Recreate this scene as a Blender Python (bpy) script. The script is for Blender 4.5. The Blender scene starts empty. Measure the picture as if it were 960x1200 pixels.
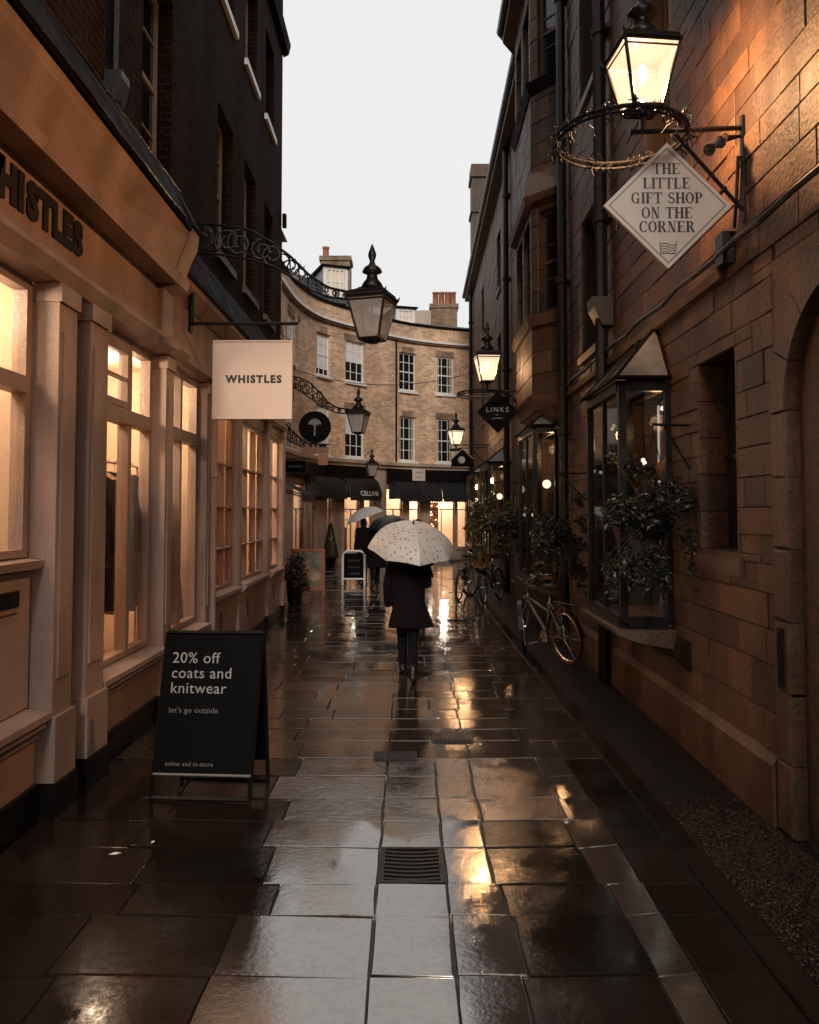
import bpy, math, random
from mathutils import Vector, Matrix
S = bpy.context.scene
C = S.collection
rnd = random.Random(7)
R = math.radians

# ------------------------------------------------------------------ camera, sky, sun, exposure
PITCH = R(2.505)
cam = bpy.data.objects.new('camera', bpy.data.cameras.new('camera'))
C.objects.link(cam)
cam.location = (0, 0, 1.9)
cam.rotation_euler = (R(90) + PITCH, 0, 0)
cam.data.lens = 28.8
cam.data.sensor_width = 36
cam.data.sensor_fit = 'AUTO'
cam.data.shift_y = -0.035
cam.data.clip_start = 0.05
cam.data.clip_end = 2000
S.camera = cam

SUN_EL, SUN_ROT = 27, 180
w = bpy.data.worlds.new('World')
S.world = w
w.use_nodes = True
nt = w.node_tree
nt.nodes.clear()
sky = nt.nodes.new('ShaderNodeTexSky')
sky.sky_type = 'NISHITA'
sky.sun_disc = False
sky.sun_elevation = R(SUN_EL)
sky.sun_rotation = R(SUN_ROT)
bg1 = nt.nodes.new('ShaderNodeBackground')
bg1.inputs[1].default_value = 0.06
nt.links.new(sky.outputs[0], bg1.inputs[0])
bg2 = nt.nodes.new('ShaderNodeBackground')          # the even cloud layer that hides the blue
bg2.inputs[1].default_value = 0.665
cn = nt.nodes.new('ShaderNodeTexNoise')
cn.inputs['Scale'].default_value = 1.6
cn.inputs['Detail'].default_value = 3
cr = nt.nodes.new('ShaderNodeMix')
cr.data_type = 'RGBA'
cr.inputs['A'].default_value = (0.93, 0.92, 0.92, 1)
cr.inputs['B'].default_value = (1.07, 1.06, 1.06, 1)
tc = nt.nodes.new('ShaderNodeTexCoord')
nt.links.new(tc.outputs['Generated'], cn.inputs['Vector'])
nt.links.new(cn.outputs['Fac'], cr.inputs['Factor'])
nt.links.new(cr.outputs['Result'], bg2.inputs[0])
mx = nt.nodes.new('ShaderNodeMixShader')
mx.inputs[0].default_value = 0.95
nt.links.new(bg1.outputs[0], mx.inputs[1])
nt.links.new(bg2.outputs[0], mx.inputs[2])
wo = nt.nodes.new('ShaderNodeOutputWorld')
nt.links.new(mx.outputs[0], wo.inputs[0])

sl = bpy.data.lights.new('sun', 'SUN')
sl.energy = 1.5
sl.angle = R(14)
sl.color = (1, 0.93, 0.84)
so = bpy.data.objects.new('sun', sl)
C.objects.link(so)
so.rotation_euler = (R(90 - SUN_EL), 0, R(180 - SUN_ROT))

S.view_settings.view_transform = 'Standard'
S.view_settings.look = 'None'
S.view_settings.exposure = 0.4
S.view_settings.gamma = 1
S.render.engine = 'CYCLES'
S.cycles.use_denoising = True
S.cycles.max_bounces = 7
S.cycles.diffuse_bounces = 3
S.cycles.glossy_bounces = 4
S.cycles.transparent_max_bounces = 12
S.cycles.caustics_reflective = False
S.cycles.caustics_refractive = False
S.cycles.sample_clamp_indirect = 4

# ------------------------------------------------------------------ materials
def _n(t, k, **kw):
    n = t.nodes.new(k)
    for a, b in kw.items():
        n.inputs[a].default_value = b
    return n

def mat(name, col, rough=0.6, var=0.2, scale=5, bump=0.15, bscale=60, metal=0.0, rand=0.1, ior=1.45, bdist=0.01,
        rvar=0.15, stain=0.0, brick=None, sheen=0.0, detail=5, speck=0.0, sscale=45, spec=0.5):
    m = bpy.data.materials.new(name)
    m.use_nodes = True
    t = m.node_tree
    t.nodes.clear()
    out = _n(t, 'ShaderNodeOutputMaterial')
    p = _n(t, 'ShaderNodeBsdfPrincipled', Metallic=metal, IOR=ior)
    p.inputs['Specular IOR Level'].default_value = spec
    if sheen:
        p.inputs['Sheen Weight'].default_value = sheen
    t.links.new(p.outputs[0], out.inputs[0])
    g = _n(t, 'ShaderNodeNewGeometry')
    n1 = _n(t, 'ShaderNodeTexNoise', Scale=scale, Detail=detail)
    t.links.new(g.outputs['Position'], n1.inputs['Vector'])
    mixc = t.nodes.new('ShaderNodeMix')
    mixc.data_type = 'RGBA'
    mixc.inputs['A'].default_value = (*[max(0, c * (1 - 1.6 * var)) for c in col], 1)
    mixc.inputs['B'].default_value = (*[min(1, c * (1 + 1.6 * var)) for c in col], 1)
    t.links.new(n1.outputs['Fac'], mixc.inputs['Factor'])
    col_out = mixc.outputs['Result']
    bump_src = None
    if brick:
        sx, sy, mort = brick[:3]
        sep = _n(t, 'ShaderNodeSeparateXYZ')
        t.links.new(g.outputs['Position'], sep.inputs[0])
        ma = _n(t, 'ShaderNodeMath')
        ma.operation = 'MULTIPLY_ADD'
        t.links.new(sep.outputs['X'], ma.inputs[0])
        ma.inputs[1].default_value = 0.8
        mb_ = _n(t, 'ShaderNodeMath')
        mb_.operation = 'MULTIPLY'
        t.links.new(sep.outputs['Y'], mb_.inputs[0])
        mb_.inputs[1].default_value = brick[3]
        t.links.new(mb_.outputs[0], ma.inputs[2])
        cv = _n(t, 'ShaderNodeCombineXYZ')
        t.links.new(ma.outputs[0], cv.inputs[0])
        t.links.new(sep.outputs['Z'], cv.inputs[1])
        bt = _n(t, 'ShaderNodeTexBrick')
        bt.inputs['Scale'].default_value = 1
        bt.inputs['Brick Width'].default_value = sx
        bt.inputs['Row Height'].default_value = sy
        bt.inputs['Mortar Size'].default_value = 0.006
        bt.inputs['Color1'].default_value = (1.18, 1.15, 1.1, 1)
        bt.inputs['Color2'].default_value = (0.72, 0.68, 0.66, 1)
        bt.inputs['Mortar'].default_value = (mort, mort, mort, 1)
        t.links.new(cv.outputs[0], bt.inputs['Vector'])
        mm = t.nodes.new('ShaderNodeMix')
        mm.data_type = 'RGBA'
        mm.blend_type = 'MULTIPLY'
        mm.inputs['Factor'].default_value = 1
        t.links.new(col_out, mm.inputs['A'])
        t.links.new(bt.outputs['Color'], mm.inputs['B'])
        col_out = mm.outputs['Result']
    if speck:
        n5 = _n(t, 'ShaderNodeTexNoise', Scale=sscale, Detail=6, Roughness=0.75)
        t.links.new(g.outputs['Position'], n5.inputs['Vector'])
        r5 = _n(t, 'ShaderNodeMapRange')
        r5.inputs['From Min'].default_value = 0.3
        r5.inputs['From Max'].default_value = 0.7
        r5.inputs['To Min'].default_value = 1 - speck
        r5.inputs['To Max'].default_value = 1 + speck
        t.links.new(n5.outputs['Fac'], r5.inputs[0])
        m5 = t.nodes.new('ShaderNodeMix')
        m5.data_type = 'RGBA'
        m5.blend_type = 'MULTIPLY'
        m5.inputs['Factor'].default_value = 1
        t.links.new(col_out, m5.inputs['A'])
        t.links.new(r5.outputs[0], m5.inputs['B'])
        col_out = m5.outputs['Result']
    if stain:
        n3 = _n(t, 'ShaderNodeTexNoise', Scale=1.3, Detail=6)
        mp = _n(t, 'ShaderNodeMapping')
        mp.inputs['Scale'].default_value = (1.2, 1.2, 0.35)
        t.links.new(g.outputs['Position'], mp.inputs[0])
        t.links.new(mp.outputs[0], n3.inputs['Vector'])
        rr = _n(t, 'ShaderNodeMapRange')
        rr.inputs['From Min'].default_value = 0.42
        rr.inputs['From Max'].default_value = 0.68
        rr.inputs['To Min'].default_value = 1
        rr.inputs['To Max'].default_value = 1 - stain
        t.links.new(n3.outputs['Fac'], rr.inputs[0])
        m2 = t.nodes.new('ShaderNodeMix')
        m2.data_type = 'RGBA'
        m2.blend_type = 'MULTIPLY'
        m2.inputs['Factor'].default_value = 1
        t.links.new(col_out, m2.inputs['A'])
        t.links.new(rr.outputs[0], m2.inputs['B'])
        col_out = m2.outputs['Result']
    if rand:
        oi = _n(t, 'ShaderNodeObjectInfo')
        r2 = _n(t, 'ShaderNodeMapRange')
        r2.inputs['To Min'].default_value = 1 - rand
        r2.inputs['To Max'].default_value = 1 + rand
        t.links.new(oi.outputs['Random'], r2.inputs[0])
        hs = _n(t, 'ShaderNodeHueSaturation')
        t.links.new(r2.outputs[0], hs.inputs['Value'])
        t.links.new(col_out, hs.inputs['Color'])
        col_out = hs.outputs[0]
    t.links.new(col_out, p.inputs['Base Color'])
    n2 = _n(t, 'ShaderNodeTexNoise', Scale=bscale, Detail=4)
    t.links.new(g.outputs['Position'], n2.inputs['Vector'])
    rg = _n(t, 'ShaderNodeMapRange')
    rg.inputs['To Min'].default_value = max(0.02, rough - rvar)
    rg.inputs['To Max'].default_value = min(1, rough + rvar)
    t.links.new(n1.outputs['Fac'], rg.inputs[0])
    t.links.new(rg.outputs[0], p.inputs['Roughness'])
    if bump:
        b = _n(t, 'ShaderNodeBump', Strength=bump, Distance=bdist)
        t.links.new(n2.outputs['Fac'], b.inputs['Height'])
        t.links.new(b.outputs[0], p.inputs['Normal'])
    return m

def emit(name, col, st, tr=0.0):
    m = bpy.data.materials.new(name)
    m.use_nodes = True
    t = m.node_tree
    t.nodes.clear()
    out = _n(t, 'ShaderNodeOutputMaterial')
    e = _n(t, 'ShaderNodeEmission')
    e.inputs[0].default_value = (*col, 1)
    e.inputs[1].default_value = st
    if tr:
        x = _n(t, 'ShaderNodeMixShader')
        x.inputs[0].default_value = tr
        tb = _n(t, 'ShaderNodeBsdfTransparent')
        t.links.new(e.outputs[0], x.inputs[1])
        t.links.new(tb.outputs[0], x.inputs[2])
        t.links.new(x.outputs[0], out.inputs[0])
    else:
        t.links.new(e.outputs[0], out.inputs[0])
    return m

def glass(name, tint=(0.95, 0.95, 0.95), base=0.06, rough=0.03, milk=0.0):
    m = bpy.data.materials.new(name)
    m.use_nodes = True
    t = m.node_tree
    t.nodes.clear()
    out = _n(t, 'ShaderNodeOutputMaterial')
    tb = _n(t, 'ShaderNodeBsdfTransparent')
    tb.inputs[0].default_value = (*tint, 1)
    gl = _n(t, 'ShaderNodeBsdfGlossy', Roughness=rough)
    lw = _n(t, 'ShaderNodeLayerWeight', Blend=0.35)
    mr = _n(t, 'ShaderNodeMapRange')
    mr.inputs['To Min'].default_value = base
    mr.inputs['To Max'].default_value = 0.38
    t.links.new(lw.outputs['Fresnel'], mr.inputs[0])
    x = _n(t, 'ShaderNodeMixShader')
    t.links.new(mr.outputs[0], x.inputs[0])
    t.links.new(tb.outputs[0], x.inputs[1])
    t.links.new(gl.outputs[0], x.inputs[2])
    last = x
    if milk:
        d = _n(t, 'ShaderNodeBsdfDiffuse')
        d.inputs[0].default_value = (0.72, 0.67, 0.62, 1)
        tl = _n(t, 'ShaderNodeBsdfTranslucent')
        tl.inputs[0].default_value = (0.72, 0.67, 0.62, 1)
        a = _n(t, 'ShaderNodeMixShader')
        a.inputs[0].default_value = 0.5
        t.links.new(d.outputs[0], a.inputs[1])
        t.links.new(tl.outputs[0], a.inputs[2])
        y = _n(t, 'ShaderNodeMixShader')
        y.inputs[0].default_value = milk
        t.links.new(x.outputs[0], y.inputs[1])
        t.links.new(a.outputs[0], y.inputs[2])
        last = y
    t.links.new(last.outputs[0], out.inputs[0])
    return m

def wet_stone(name, col, rand=0.25, ior=2.2, wave=1.0, r0=0.028, r1=0.085, gs=22, spv=(.56, .44)):
    """Rain-wet paving: dark stone under a water film that pools in places and is only damp in others."""
    m = bpy.data.materials.new(name)
    m.use_nodes = True
    t = m.node_tree
    t.nodes.clear()
    out = _n(t, 'ShaderNodeOutputMaterial')
    p = _n(t, 'ShaderNodeBsdfPrincipled', IOR=ior)
    t.links.new(p.outputs[0], out.inputs[0])
    g = _n(t, 'ShaderNodeNewGeometry')
    big = _n(t, 'ShaderNodeTexNoise', Scale=1.7, Detail=6, Roughness=0.62)
    fine = _n(t, 'ShaderNodeTexNoise', Scale=95, Detail=3, Roughness=0.6)
    grit = _n(t, 'ShaderNodeTexNoise', Scale=gs, Detail=5, Roughness=0.7)
    for n in (big, fine, grit):
        t.links.new(g.outputs['Position'], n.inputs['Vector'])
    oi = _n(t, 'ShaderNodeObjectInfo')
    r2 = _n(t, 'ShaderNodeMapRange')
    r2.inputs['To Min'].default_value = 1 - rand
    r2.inputs['To Max'].default_value = 1 + rand
    t.links.new(oi.outputs['Random'], r2.inputs[0])
    cm = t.nodes.new('ShaderNodeMix')
    cm.data_type = 'RGBA'
    cm.inputs['A'].default_value = (*[c * 0.5 for c in col], 1)
    cm.inputs['B'].default_value = (*[c * 1.5 for c in col], 1)
    t.links.new(grit.outputs['Fac'], cm.inputs['Factor'])
    hs = _n(t, 'ShaderNodeHueSaturation')
    t.links.new(r2.outputs[0], hs.inputs['Value'])
    t.links.new(cm.outputs['Result'], hs.inputs['Color'])
    t.links.new(hs.outputs[0], p.inputs['Base Color'])
    rg = _n(t, 'ShaderNodeMapRange')
    rg.inputs['From Min'].default_value = 0.38
    rg.inputs['From Max'].default_value = 0.62
    rg.inputs['To Min'].default_value = r0
    rg.inputs['To Max'].default_value = r1
    p.inputs['Specular Tint'].default_value = (1, 0.94, 0.87, 1)
    t.links.new(big.outputs['Fac'], rg.inputs[0])
    t.links.new(rg.outputs[0], p.inputs['Roughness'])
    ad = _n(t, 'ShaderNodeMath')
    ad.operation = 'MULTIPLY_ADD'
    t.links.new(fine.outputs['Fac'], ad.inputs[0])
    ad.inputs[1].default_value = 0.20
    t.links.new(grit.outputs['Fac'], ad.inputs[2])
    st = _n(t, 'ShaderNodeMapRange')
    sp_ = _n(t, 'ShaderNodeMapRange')
    sp_.inputs['From Min'].default_value = 0.40
    sp_.inputs['From Max'].default_value = 0.64
    sp_.inputs['To Min'].default_value = spv[0]
    sp_.inputs['To Max'].default_value = spv[1]
    t.links.new(grit.outputs['Fac'], sp_.inputs[0])
    t.links.new(sp_.outputs[0], p.inputs['Specular IOR Level'])
    st.inputs['From Min'].default_value = 0.36
    st.inputs['From Max'].default_value = 0.66
    st.inputs['To Min'].default_value = 0.02 * wave
    st.inputs['To Max'].default_value = 0.22 * wave
    t.links.new(big.outputs['Fac'], st.inputs[0])
    b = _n(t, 'ShaderNodeBump', Distance=0.006)
    t.links.new(st.outputs[0], b.inputs['Strength'])
    t.links.new(ad.outputs[0], b.inputs['Height'])
    t.links.new(b.outputs[0], p.inputs['Normal'])
    return m

M = {}
M['cream'] = mat('cream_paint', (0.43, 0.305, 0.245), 0.42, 0.14, 2.2, 0.4, 45, rand=0.08, stain=0.5, speck=.24, sscale=90)
M['cream_dark'] = mat('fascia_paint', (0.44, 0.28, 0.20), 0.45, 0.14, 2.2, 0.4, 45, rand=0.04, stain=0.5, speck=.24, sscale=90)
M['black_paint'] = mat('black_paint', (0.007, 0.006, 0.006), 0.35, 0.3, 8, 0.15, 30, rand=0, ior=1.3)
M['iron'] = mat('wet_iron', (0.008, 0.006, 0.0055), 0.36, 0.3, 20, 0.3, 70, rand=0.05, spec=.3)
M['glint_edge'] = mat('wet_glint_roll', (0.05, 0.045, 0.04), 0.12, 0.3, 20, 0.5, 30, rand=0, ior=2.0)  # glossier and paler than the lead, for the added glint along its edges
M['lead'] = mat('wet_lead', (0.010, 0.007, 0.006), 0.6, 0.4, 4, 0.6, 14, rand=0, ior=1.14, rvar=.3, spec=.12)
M['dark_brick'] = mat('sooty_brick', (0.024, 0.014, 0.010), 0.85, 0.35, 7, 0.4, 45, rand=0, ior=1.25, brick=(0.23, 0.075, 2.4, 1.0), stain=0.5, speck=.6, spec=.1)
M['stone'] = mat('wet_brown_stone', (0.080, 0.038, 0.017), 0.6, 0.36, 3.6, 0.8, 30, rand=0.42, stain=0.7, bdist=0.012, speck=.55, sscale=28)
M['mortar'] = mat('lime_mortar', (0.05, 0.03, 0.019), 0.8, 0.2, 10, 0.3, 50, rand=0)
M['stone_trim'] = mat('trim_stone', (0.094, 0.047, 0.023), 0.5, 0.28, 4, 0.6, 30, rand=0.2, stain=0.6, speck=.5, sscale=28)
M['gault'] = mat('gault_brick', (0.62, 0.425, 0.285), 0.75, 0.26, 1.3, 0.3, 30, rand=0, brick=(0.24, 0.078, 1.15, 0.6), stain=0.22, speck=.3, sscale=9)
M['gault_dark'] = mat('chimney_brick', (0.30, 0.20, 0.13), 0.8, 0.4, 4, 0.5, 12, rand=0.1, brick=(0.24, 0.078, 0.9, 0.6), stain=0.5)
M['white'] = mat('white_paint', (0.74, 0.71, 0.67), 0.4, 0.06, 6, 0.05, 40, rand=0.04)
M['pale_stone'] = mat('pale_stone', (0.42, 0.33, 0.25), 0.6, 0.15, 4, 0.2, 30, rand=0.05, stain=0.3)
M['slate'] = mat('wet_slate', (0.055, 0.058, 0.062), 0.35, 0.25, 6, 0.2, 30, rand=0.1)
M['pot'] = mat('terracotta', (0.33, 0.13, 0.07), 0.6, 0.2, 9, 0.1, 40, rand=0.1)
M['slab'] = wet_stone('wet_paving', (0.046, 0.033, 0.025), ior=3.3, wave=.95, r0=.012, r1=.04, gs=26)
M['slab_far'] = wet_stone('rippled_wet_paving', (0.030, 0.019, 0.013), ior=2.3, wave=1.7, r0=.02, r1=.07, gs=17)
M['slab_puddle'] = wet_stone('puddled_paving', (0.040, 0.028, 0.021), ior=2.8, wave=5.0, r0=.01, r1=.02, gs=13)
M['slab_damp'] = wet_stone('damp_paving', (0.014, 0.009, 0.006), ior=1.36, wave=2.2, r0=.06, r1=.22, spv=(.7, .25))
M['bed'] = mat('wet_joint', (0.012, 0.010, 0.008), 0.35, 0.3, 20, 0.4, 60, rand=0)
M['kerb'] = wet_stone('wet_kerb', (0.040, 0.031, 0.025), 0.3, 1.9)
M['tarmac'] = mat('wet_tarmac', (0.014, 0.008, 0.005), 0.55, 0.5, 5, 1.0, 80, rand=0, ior=1.22, bdist=0.03)
M['pebble'] = mat('wet_pebbles', (0.022, 0.010, 0.005), 0.5, 0.8, 60, 0.1, 90, rand=0, ior=1.25)
M['glass'] = glass('shop_glass')
M['glass_oriel'] = glass('display_glass', (0.78, 0.76, 0.72), 0.20, 0.03)
M['glass_milk'] = mat('leaded_roof_glass', (0.16, 0.165, 0.17), 0.12, 0.3, 9, 0.1, 20, rand=0, ior=2.6, rvar=.06)
M['glass_lantern'] = glass('dusty_lantern_glass', (0.85, 0.83, 0.8), 0.12, 0.1, 0.55)
M['dark_glass'] = mat('dark_window_glass', (0.012, 0.012, 0.014), 0.06, 0.3, 3, 0.03, 5, rand=0.3, ior=1.6, rvar=0.03)
M['room_wall'] = mat('warm_room_wall', (0.72, 0.52, 0.34), 0.8, 0.08, 3, 0, rand=0)
M['room_panel'] = mat('display_panel', (0.80, 0.62, 0.44), 0.8, 0.05, 3, 0, rand=0)
M['oak'] = mat('oak_boards', (0.30, 0.13, 0.055), 0.45, 0.4, 6, 0.1, 30, rand=0.15)
M['wood'] = mat('brown_wood', (0.22, 0.10, 0.045), 0.5, 0.35, 7, 0.15, 40, rand=0.1)
M['orange_wood'] = mat('orange_wood_frame', (0.34, 0.10, 0.045), 0.45, 0.2, 9, 0.1, 40, rand=0.05)
M['awning'] = mat('charcoal_canvas', (0.008, 0.008, 0.010), 0.7, 0.3, 6, 0.2, 50, rand=0.1)
M['leaf'] = mat('dark_leaf', (0.019, 0.018, 0.008), 0.4, 0.6, 9, 0, rand=0.1)
M['leaf_pale'] = mat('olive_leaf', (0.07, 0.052, 0.02), 0.42, 0.5, 9, 0, rand=0.1)
M['box_leaf'] = mat('box_leaf', (0.025, 0.034, 0.014), 0.5, 0.4, 12, 0, rand=0)
M['stem'] = mat('plant_stem', (0.05, 0.035, 0.02), 0.7, 0.2, 12, 0, rand=0)
M['coat_black'] = mat('black_wool', (0.006, 0.0045, 0.005), 0.9, 0.25, 30, 0.3, 90, rand=0, ior=1.2)
M['trousers'] = mat('dark_denim', (0.005, 0.005, 0.006), 0.85, 0.2, 30, 0.2, 90, rand=0, ior=1.2)
M['skin'] = mat('skin', (0.45, 0.27, 0.19), 0.5, 0.05, 20, 0, rand=0)
M['hair'] = mat('dark_hair', (0.02, 0.012, 0.008), 0.5, 0.3, 40, 0.3, 60, rand=0)
M['shoe'] = mat('black_leather', (0.01, 0.009, 0.009), 0.35, 0.2, 30, 0, rand=0)
M['brolly_grey'] = mat('pale_grey_nylon', (0.38, 0.36, 0.33), 0.5, 0.06, 20, 0.05, 60, rand=0.06)
M['brolly_black'] = mat('black_nylon', (0.012, 0.012, 0.012), 0.4, 0.2, 20, 0.05, 60, rand=0)
M['steel'] = mat('brushed_steel', (0.5, 0.47, 0.44), 0.25, 0.1, 30, 0, metal=1, rand=0)
M['rubber'] = mat('black_rubber', (0.007, 0.0065, 0.006), 0.6, 0.2, 30, 0, rand=0, spec=.25)
M['red_rubber'] = mat('red_brown_tyre', (0.085, 0.018, 0.009), 0.55, 0.2, 30, 0.1, rand=0)
M['bike_silver'] = mat('pale_frame_enamel', (0.11, 0.095, 0.09), 0.35, 0.1, 20, 0, metal=0.3, rand=0)
M['wicker'] = mat('brown_wicker', (0.20, 0.085, 0.035), 0.7, 0.5, 60, 0.6, 70, rand=0)
M['sign_cream'] = mat('pale_signboard', (0.62, 0.47, 0.37), 0.45, 0.06, 3, 0.05, 30, rand=0, stain=0.1)
M['sign_white'] = mat('weathered_white_board', (0.60, 0.50, 0.42), 0.45, 0.08, 5, 0.05, 30, rand=0, stain=0.25)
M['board_black'] = mat('black_poster', (0.004, 0.004, 0.0044), 0.6, 0.2, 8, 0.05, 60, rand=0, ior=1.12)
M['ink'] = mat('black_ink', (0.012, 0.010, 0.010), 0.5, 0.1, 8, 0, rand=0)
M['grey_ink'] = mat('grey_print', (0.33, 0.31, 0.29), 0.5, 0.1, 8, 0, rand=0)
M['dim_ink'] = mat('dim_grey_print', (0.16, 0.15, 0.14), 0.5, 0.1, 8, 0, rand=0)
M['tan'] = mat('camel_wool', (0.50, 0.28, 0.13), 0.85, 0.1, 20, 0.2, 80, rand=0.1, sheen=0.2)
M['gold'] = mat('gold_sequins', (0.7, 0.40, 0.12), 0.25, 0.5, 80, 0.8, 90, metal=0.8, rand=0)
M['lamp_glass'] = emit('lit_lantern_glass', (1.0, 0.74, 0.48), 1.2, 0.4)
M['bulb'] = emit('glowing_mantle', (1.0, 0.74, 0.46), 9)
M['bulb_soft'] = emit('warm_bulb', (1.0, 0.72, 0.45), 7)
M['pearl'] = emit('white_globe', (1.0, 0.84, 0.66), 2.6)

def dotted_mat():
    m = mat('spotted_white_nylon', (0.42, 0.39, 0.36), 0.45, 0.06, 15, 0.06, 40, rand=0.05)
    t = m.node_tree
    p = [n for n in t.nodes if n.type == 'BSDF_PRINCIPLED'][0]
    src = p.inputs['Base Color'].links[0].from_socket
    tc = _n(t, 'ShaderNodeTexCoord')
    v = _n(t, 'ShaderNodeTexVoronoi', Scale=19)
    v.inputs['Randomness'].default_value = 0.55
    t.links.new(tc.outputs['Object'], v.inputs['Vector'])
    mr = _n(t, 'ShaderNodeMapRange')
    mr.inputs['From Min'].default_value = 0.19
    mr.inputs['From Max'].default_value = 0.36
    mr.inputs['To Min'].default_value = 1
    mr.inputs['To Max'].default_value = 0
    t.links.new(v.outputs['Distance'], mr.inputs[0])
    x = t.nodes.new('ShaderNodeMix')
    x.data_type = 'RGBA'
    x.inputs['B'].default_value = (0.20, 0.165, 0.15, 1)
    t.links.new(mr.outputs[0], x.inputs['Factor'])
    t.links.new(src, x.inputs['A'])
    t.links.new(x.outputs['Result'], p.inputs['Base Color'])
    return m
M['dots'] = dotted_mat()

def picture_mat(name, cols, scale):
    m = mat(name, (0.3, 0.25, 0.2), 0.5, 0.1, 8, 0, rand=0)
    t = m.node_tree
    p = [n for n in t.nodes if n.type == 'BSDF_PRINCIPLED'][0]
    g = _n(t, 'ShaderNodeNewGeometry')
    n = _n(t, 'ShaderNodeTexNoise', Scale=scale, Detail=3)
    t.links.new(g.outputs['Position'], n.inputs['Vector'])
    r = _n(t, 'ShaderNodeValToRGB')
    el = r.color_ramp.elements
    for i, c in enumerate(cols):
        pos = 0.3 + 0.4 * i / (len(cols) - 1)
        e = el[i] if i < 2 else el.new(pos)
        e.position = pos
        e.color = (*c, 1)
    t.links.new(n.outputs['Fac'], r.inputs[0])
    t.links.new(r.outputs[0], p.inputs['Base Color'])
    return m
M['poster'] = picture_mat('printed_poster', [(0.05, 0.06, 0.03), (0.16, 0.15, 0.10), (0.30, 0.14, 0.06), (0.40, 0.36, 0.30)], 4)
M['goods'] = picture_mat('jumbled_goods', [(0.05, 0.03, 0.02), (0.3, 0.12, 0.05), (0.5, 0.28, 0.14), (0.6, 0.5, 0.4)], 16)

# ------------------------------------------------------------------ mesh builder
class MB:
    def __init__(self, fr=None):
        self.v, self.f, self.fr = [], [], fr
    def P(self, a, b, c):
        return self.fr(a, b, c) if self.fr else (a, b, c)
    def add(self, pts, faces):
        o = len(self.v)
        self.v += [tuple(p) for p in pts]
        self.f += [tuple(o + i for i in f) for f in faces]
    def box(self, a0, a1, b0, b1, c0, c1):
        p = [self.P(a, b, c) for c in (c0, c1) for b in (b0, b1) for a in (a0, a1)]
        self.add(p, [(0, 2, 3, 1), (4, 5, 7, 6), (0, 1, 5, 4), (2, 6, 7, 3), (0, 4, 6, 2), (1, 3, 7, 5)])
        return self
    def quad(self, *pts):
        self.add([self.P(*p) for p in pts], [tuple(range(len(pts)))])
        return self
    def prism(self, prof, a0, a1):
        """profile of (b, c) points swept along a from a0 to a1"""
        n = len(prof)
        p = [self.P(a0, b, c) for b, c in prof] + [self.P(a1, b, c) for b, c in prof]
        self.add(p, [tuple(range(n))[::-1], tuple(range(n, 2 * n))] + [(i, (i + 1) % n, n + (i + 1) % n, n + i) for i in range(n)])
        return self
    def slab(self, poly, c0, c1):
        """polygon of (a, b) points extruded from c0 to c1"""
        n = len(poly)
        p = [self.P(a, b, c0) for a, b in poly] + [self.P(a, b, c1) for a, b in poly]
        self.add(p, [tuple(range(n))[::-1], tuple(range(n, 2 * n))] + [(i, (i + 1) % n, n + (i + 1) % n, n + i) for i in range(n)])
        return self
    def tube(self, pts, r, n=6, closed=False):
        pts = [Vector(self.P(*p)) for p in pts]
        m = len(pts)
        rs = r if isinstance(r, (list, tuple)) else [r] * m
        rings, up = [], None
        for i, p in enumerate(pts):
            if closed:
                d = pts[(i + 1) % m] - pts[i - 1]
            else:
                d = pts[min(i + 1, m - 1)] - pts[max(i - 1, 0)]
            d = d.normalized() if d.length > 1e-9 else Vector((0, 0, 1))
            if up is None:
                up = Vector((0, 0, 1)) if abs(d.z) < 0.9 else Vector((1, 0, 0))
            s = d.cross(up)
            if s.length < 1e-6:
                s = d.orthogonal()
            s.normalize()
            up = s.cross(d).normalized()
            rings.append([p + (s * math.cos(2 * math.pi * k / n) + up * math.sin(2 * math.pi * k / n)) * rs[i] for k in range(n)])
        o = [q for ring in rings for q in ring]
        F = []
        for i in range(m if closed else m - 1):
            j = (i + 1) % m
            for k in range(n):
                F.append((i * n + k, i * n + (k + 1) % n, j * n + (k + 1) % n, j * n + k))
        if not closed:
            F += [tuple(range(n))[::-1], tuple(range((m - 1) * n, m * n))]
        self.add(o, F)
        return self
    def lathe(self, prof, c=(0, 0, 0), n=12, rot=0.0):
        p = []
        for r, z in prof:
            p += [self.P(c[0] + r * math.cos(rot + 2 * math.pi * k / n), c[1] + r * math.sin(rot + 2 * math.pi * k / n), c[2] + z) for k in range(n)]
        F = []
        for i in range(len(prof) - 1):
            for k in range(n):
                F.append((i * n + k, i * n + (k + 1) % n, (i + 1) * n + (k + 1) % n, (i + 1) * n + k))
        F += [tuple(range(n))[::-1], tuple(range((len(prof) - 1) * n, len(prof) * n))]
        self.add(p, F)
        return self
    def ell(self, c, r, n=12, m=8):
        prof = [(max(1e-4, math.sin(math.pi * i / m)), -math.cos(math.pi * i / m)) for i in range(m + 1)]
        p = []
        for q, z in prof:
            p += [self.P(c[0] + r[0] * q * math.cos(2 * math.pi * k / n), c[1] + r[1] * q * math.sin(2 * math.pi * k / n), c[2] + r[2] * z) for k in range(n)]
        F = []
        for i in range(m):
            for k in range(n):
                F.append((i * n + k, i * n + (k + 1) % n, (i + 1) * n + (k + 1) % n, (i + 1) * n + k))
        self.add(p, F)
        return self
    def xf(self, mtx):
        self.v = [tuple(mtx @ Vector(p)) for p in self.v]
        return self

def root_of(o):
    while o.parent:
        o = o.parent
    return o

def link(name, me, m, parent=None, label=None, smooth=False):
    me.materials.clear()
    me.materials.append(m)
    if smooth:
        me.polygons.foreach_set('use_smooth', [True] * len(me.polygons))
    o = bpy.data.objects.new(name, me)
    C.objects.link(o)
    if parent:
        o.parent = parent
    if label:
        o['label'] = label
    return o

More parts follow.
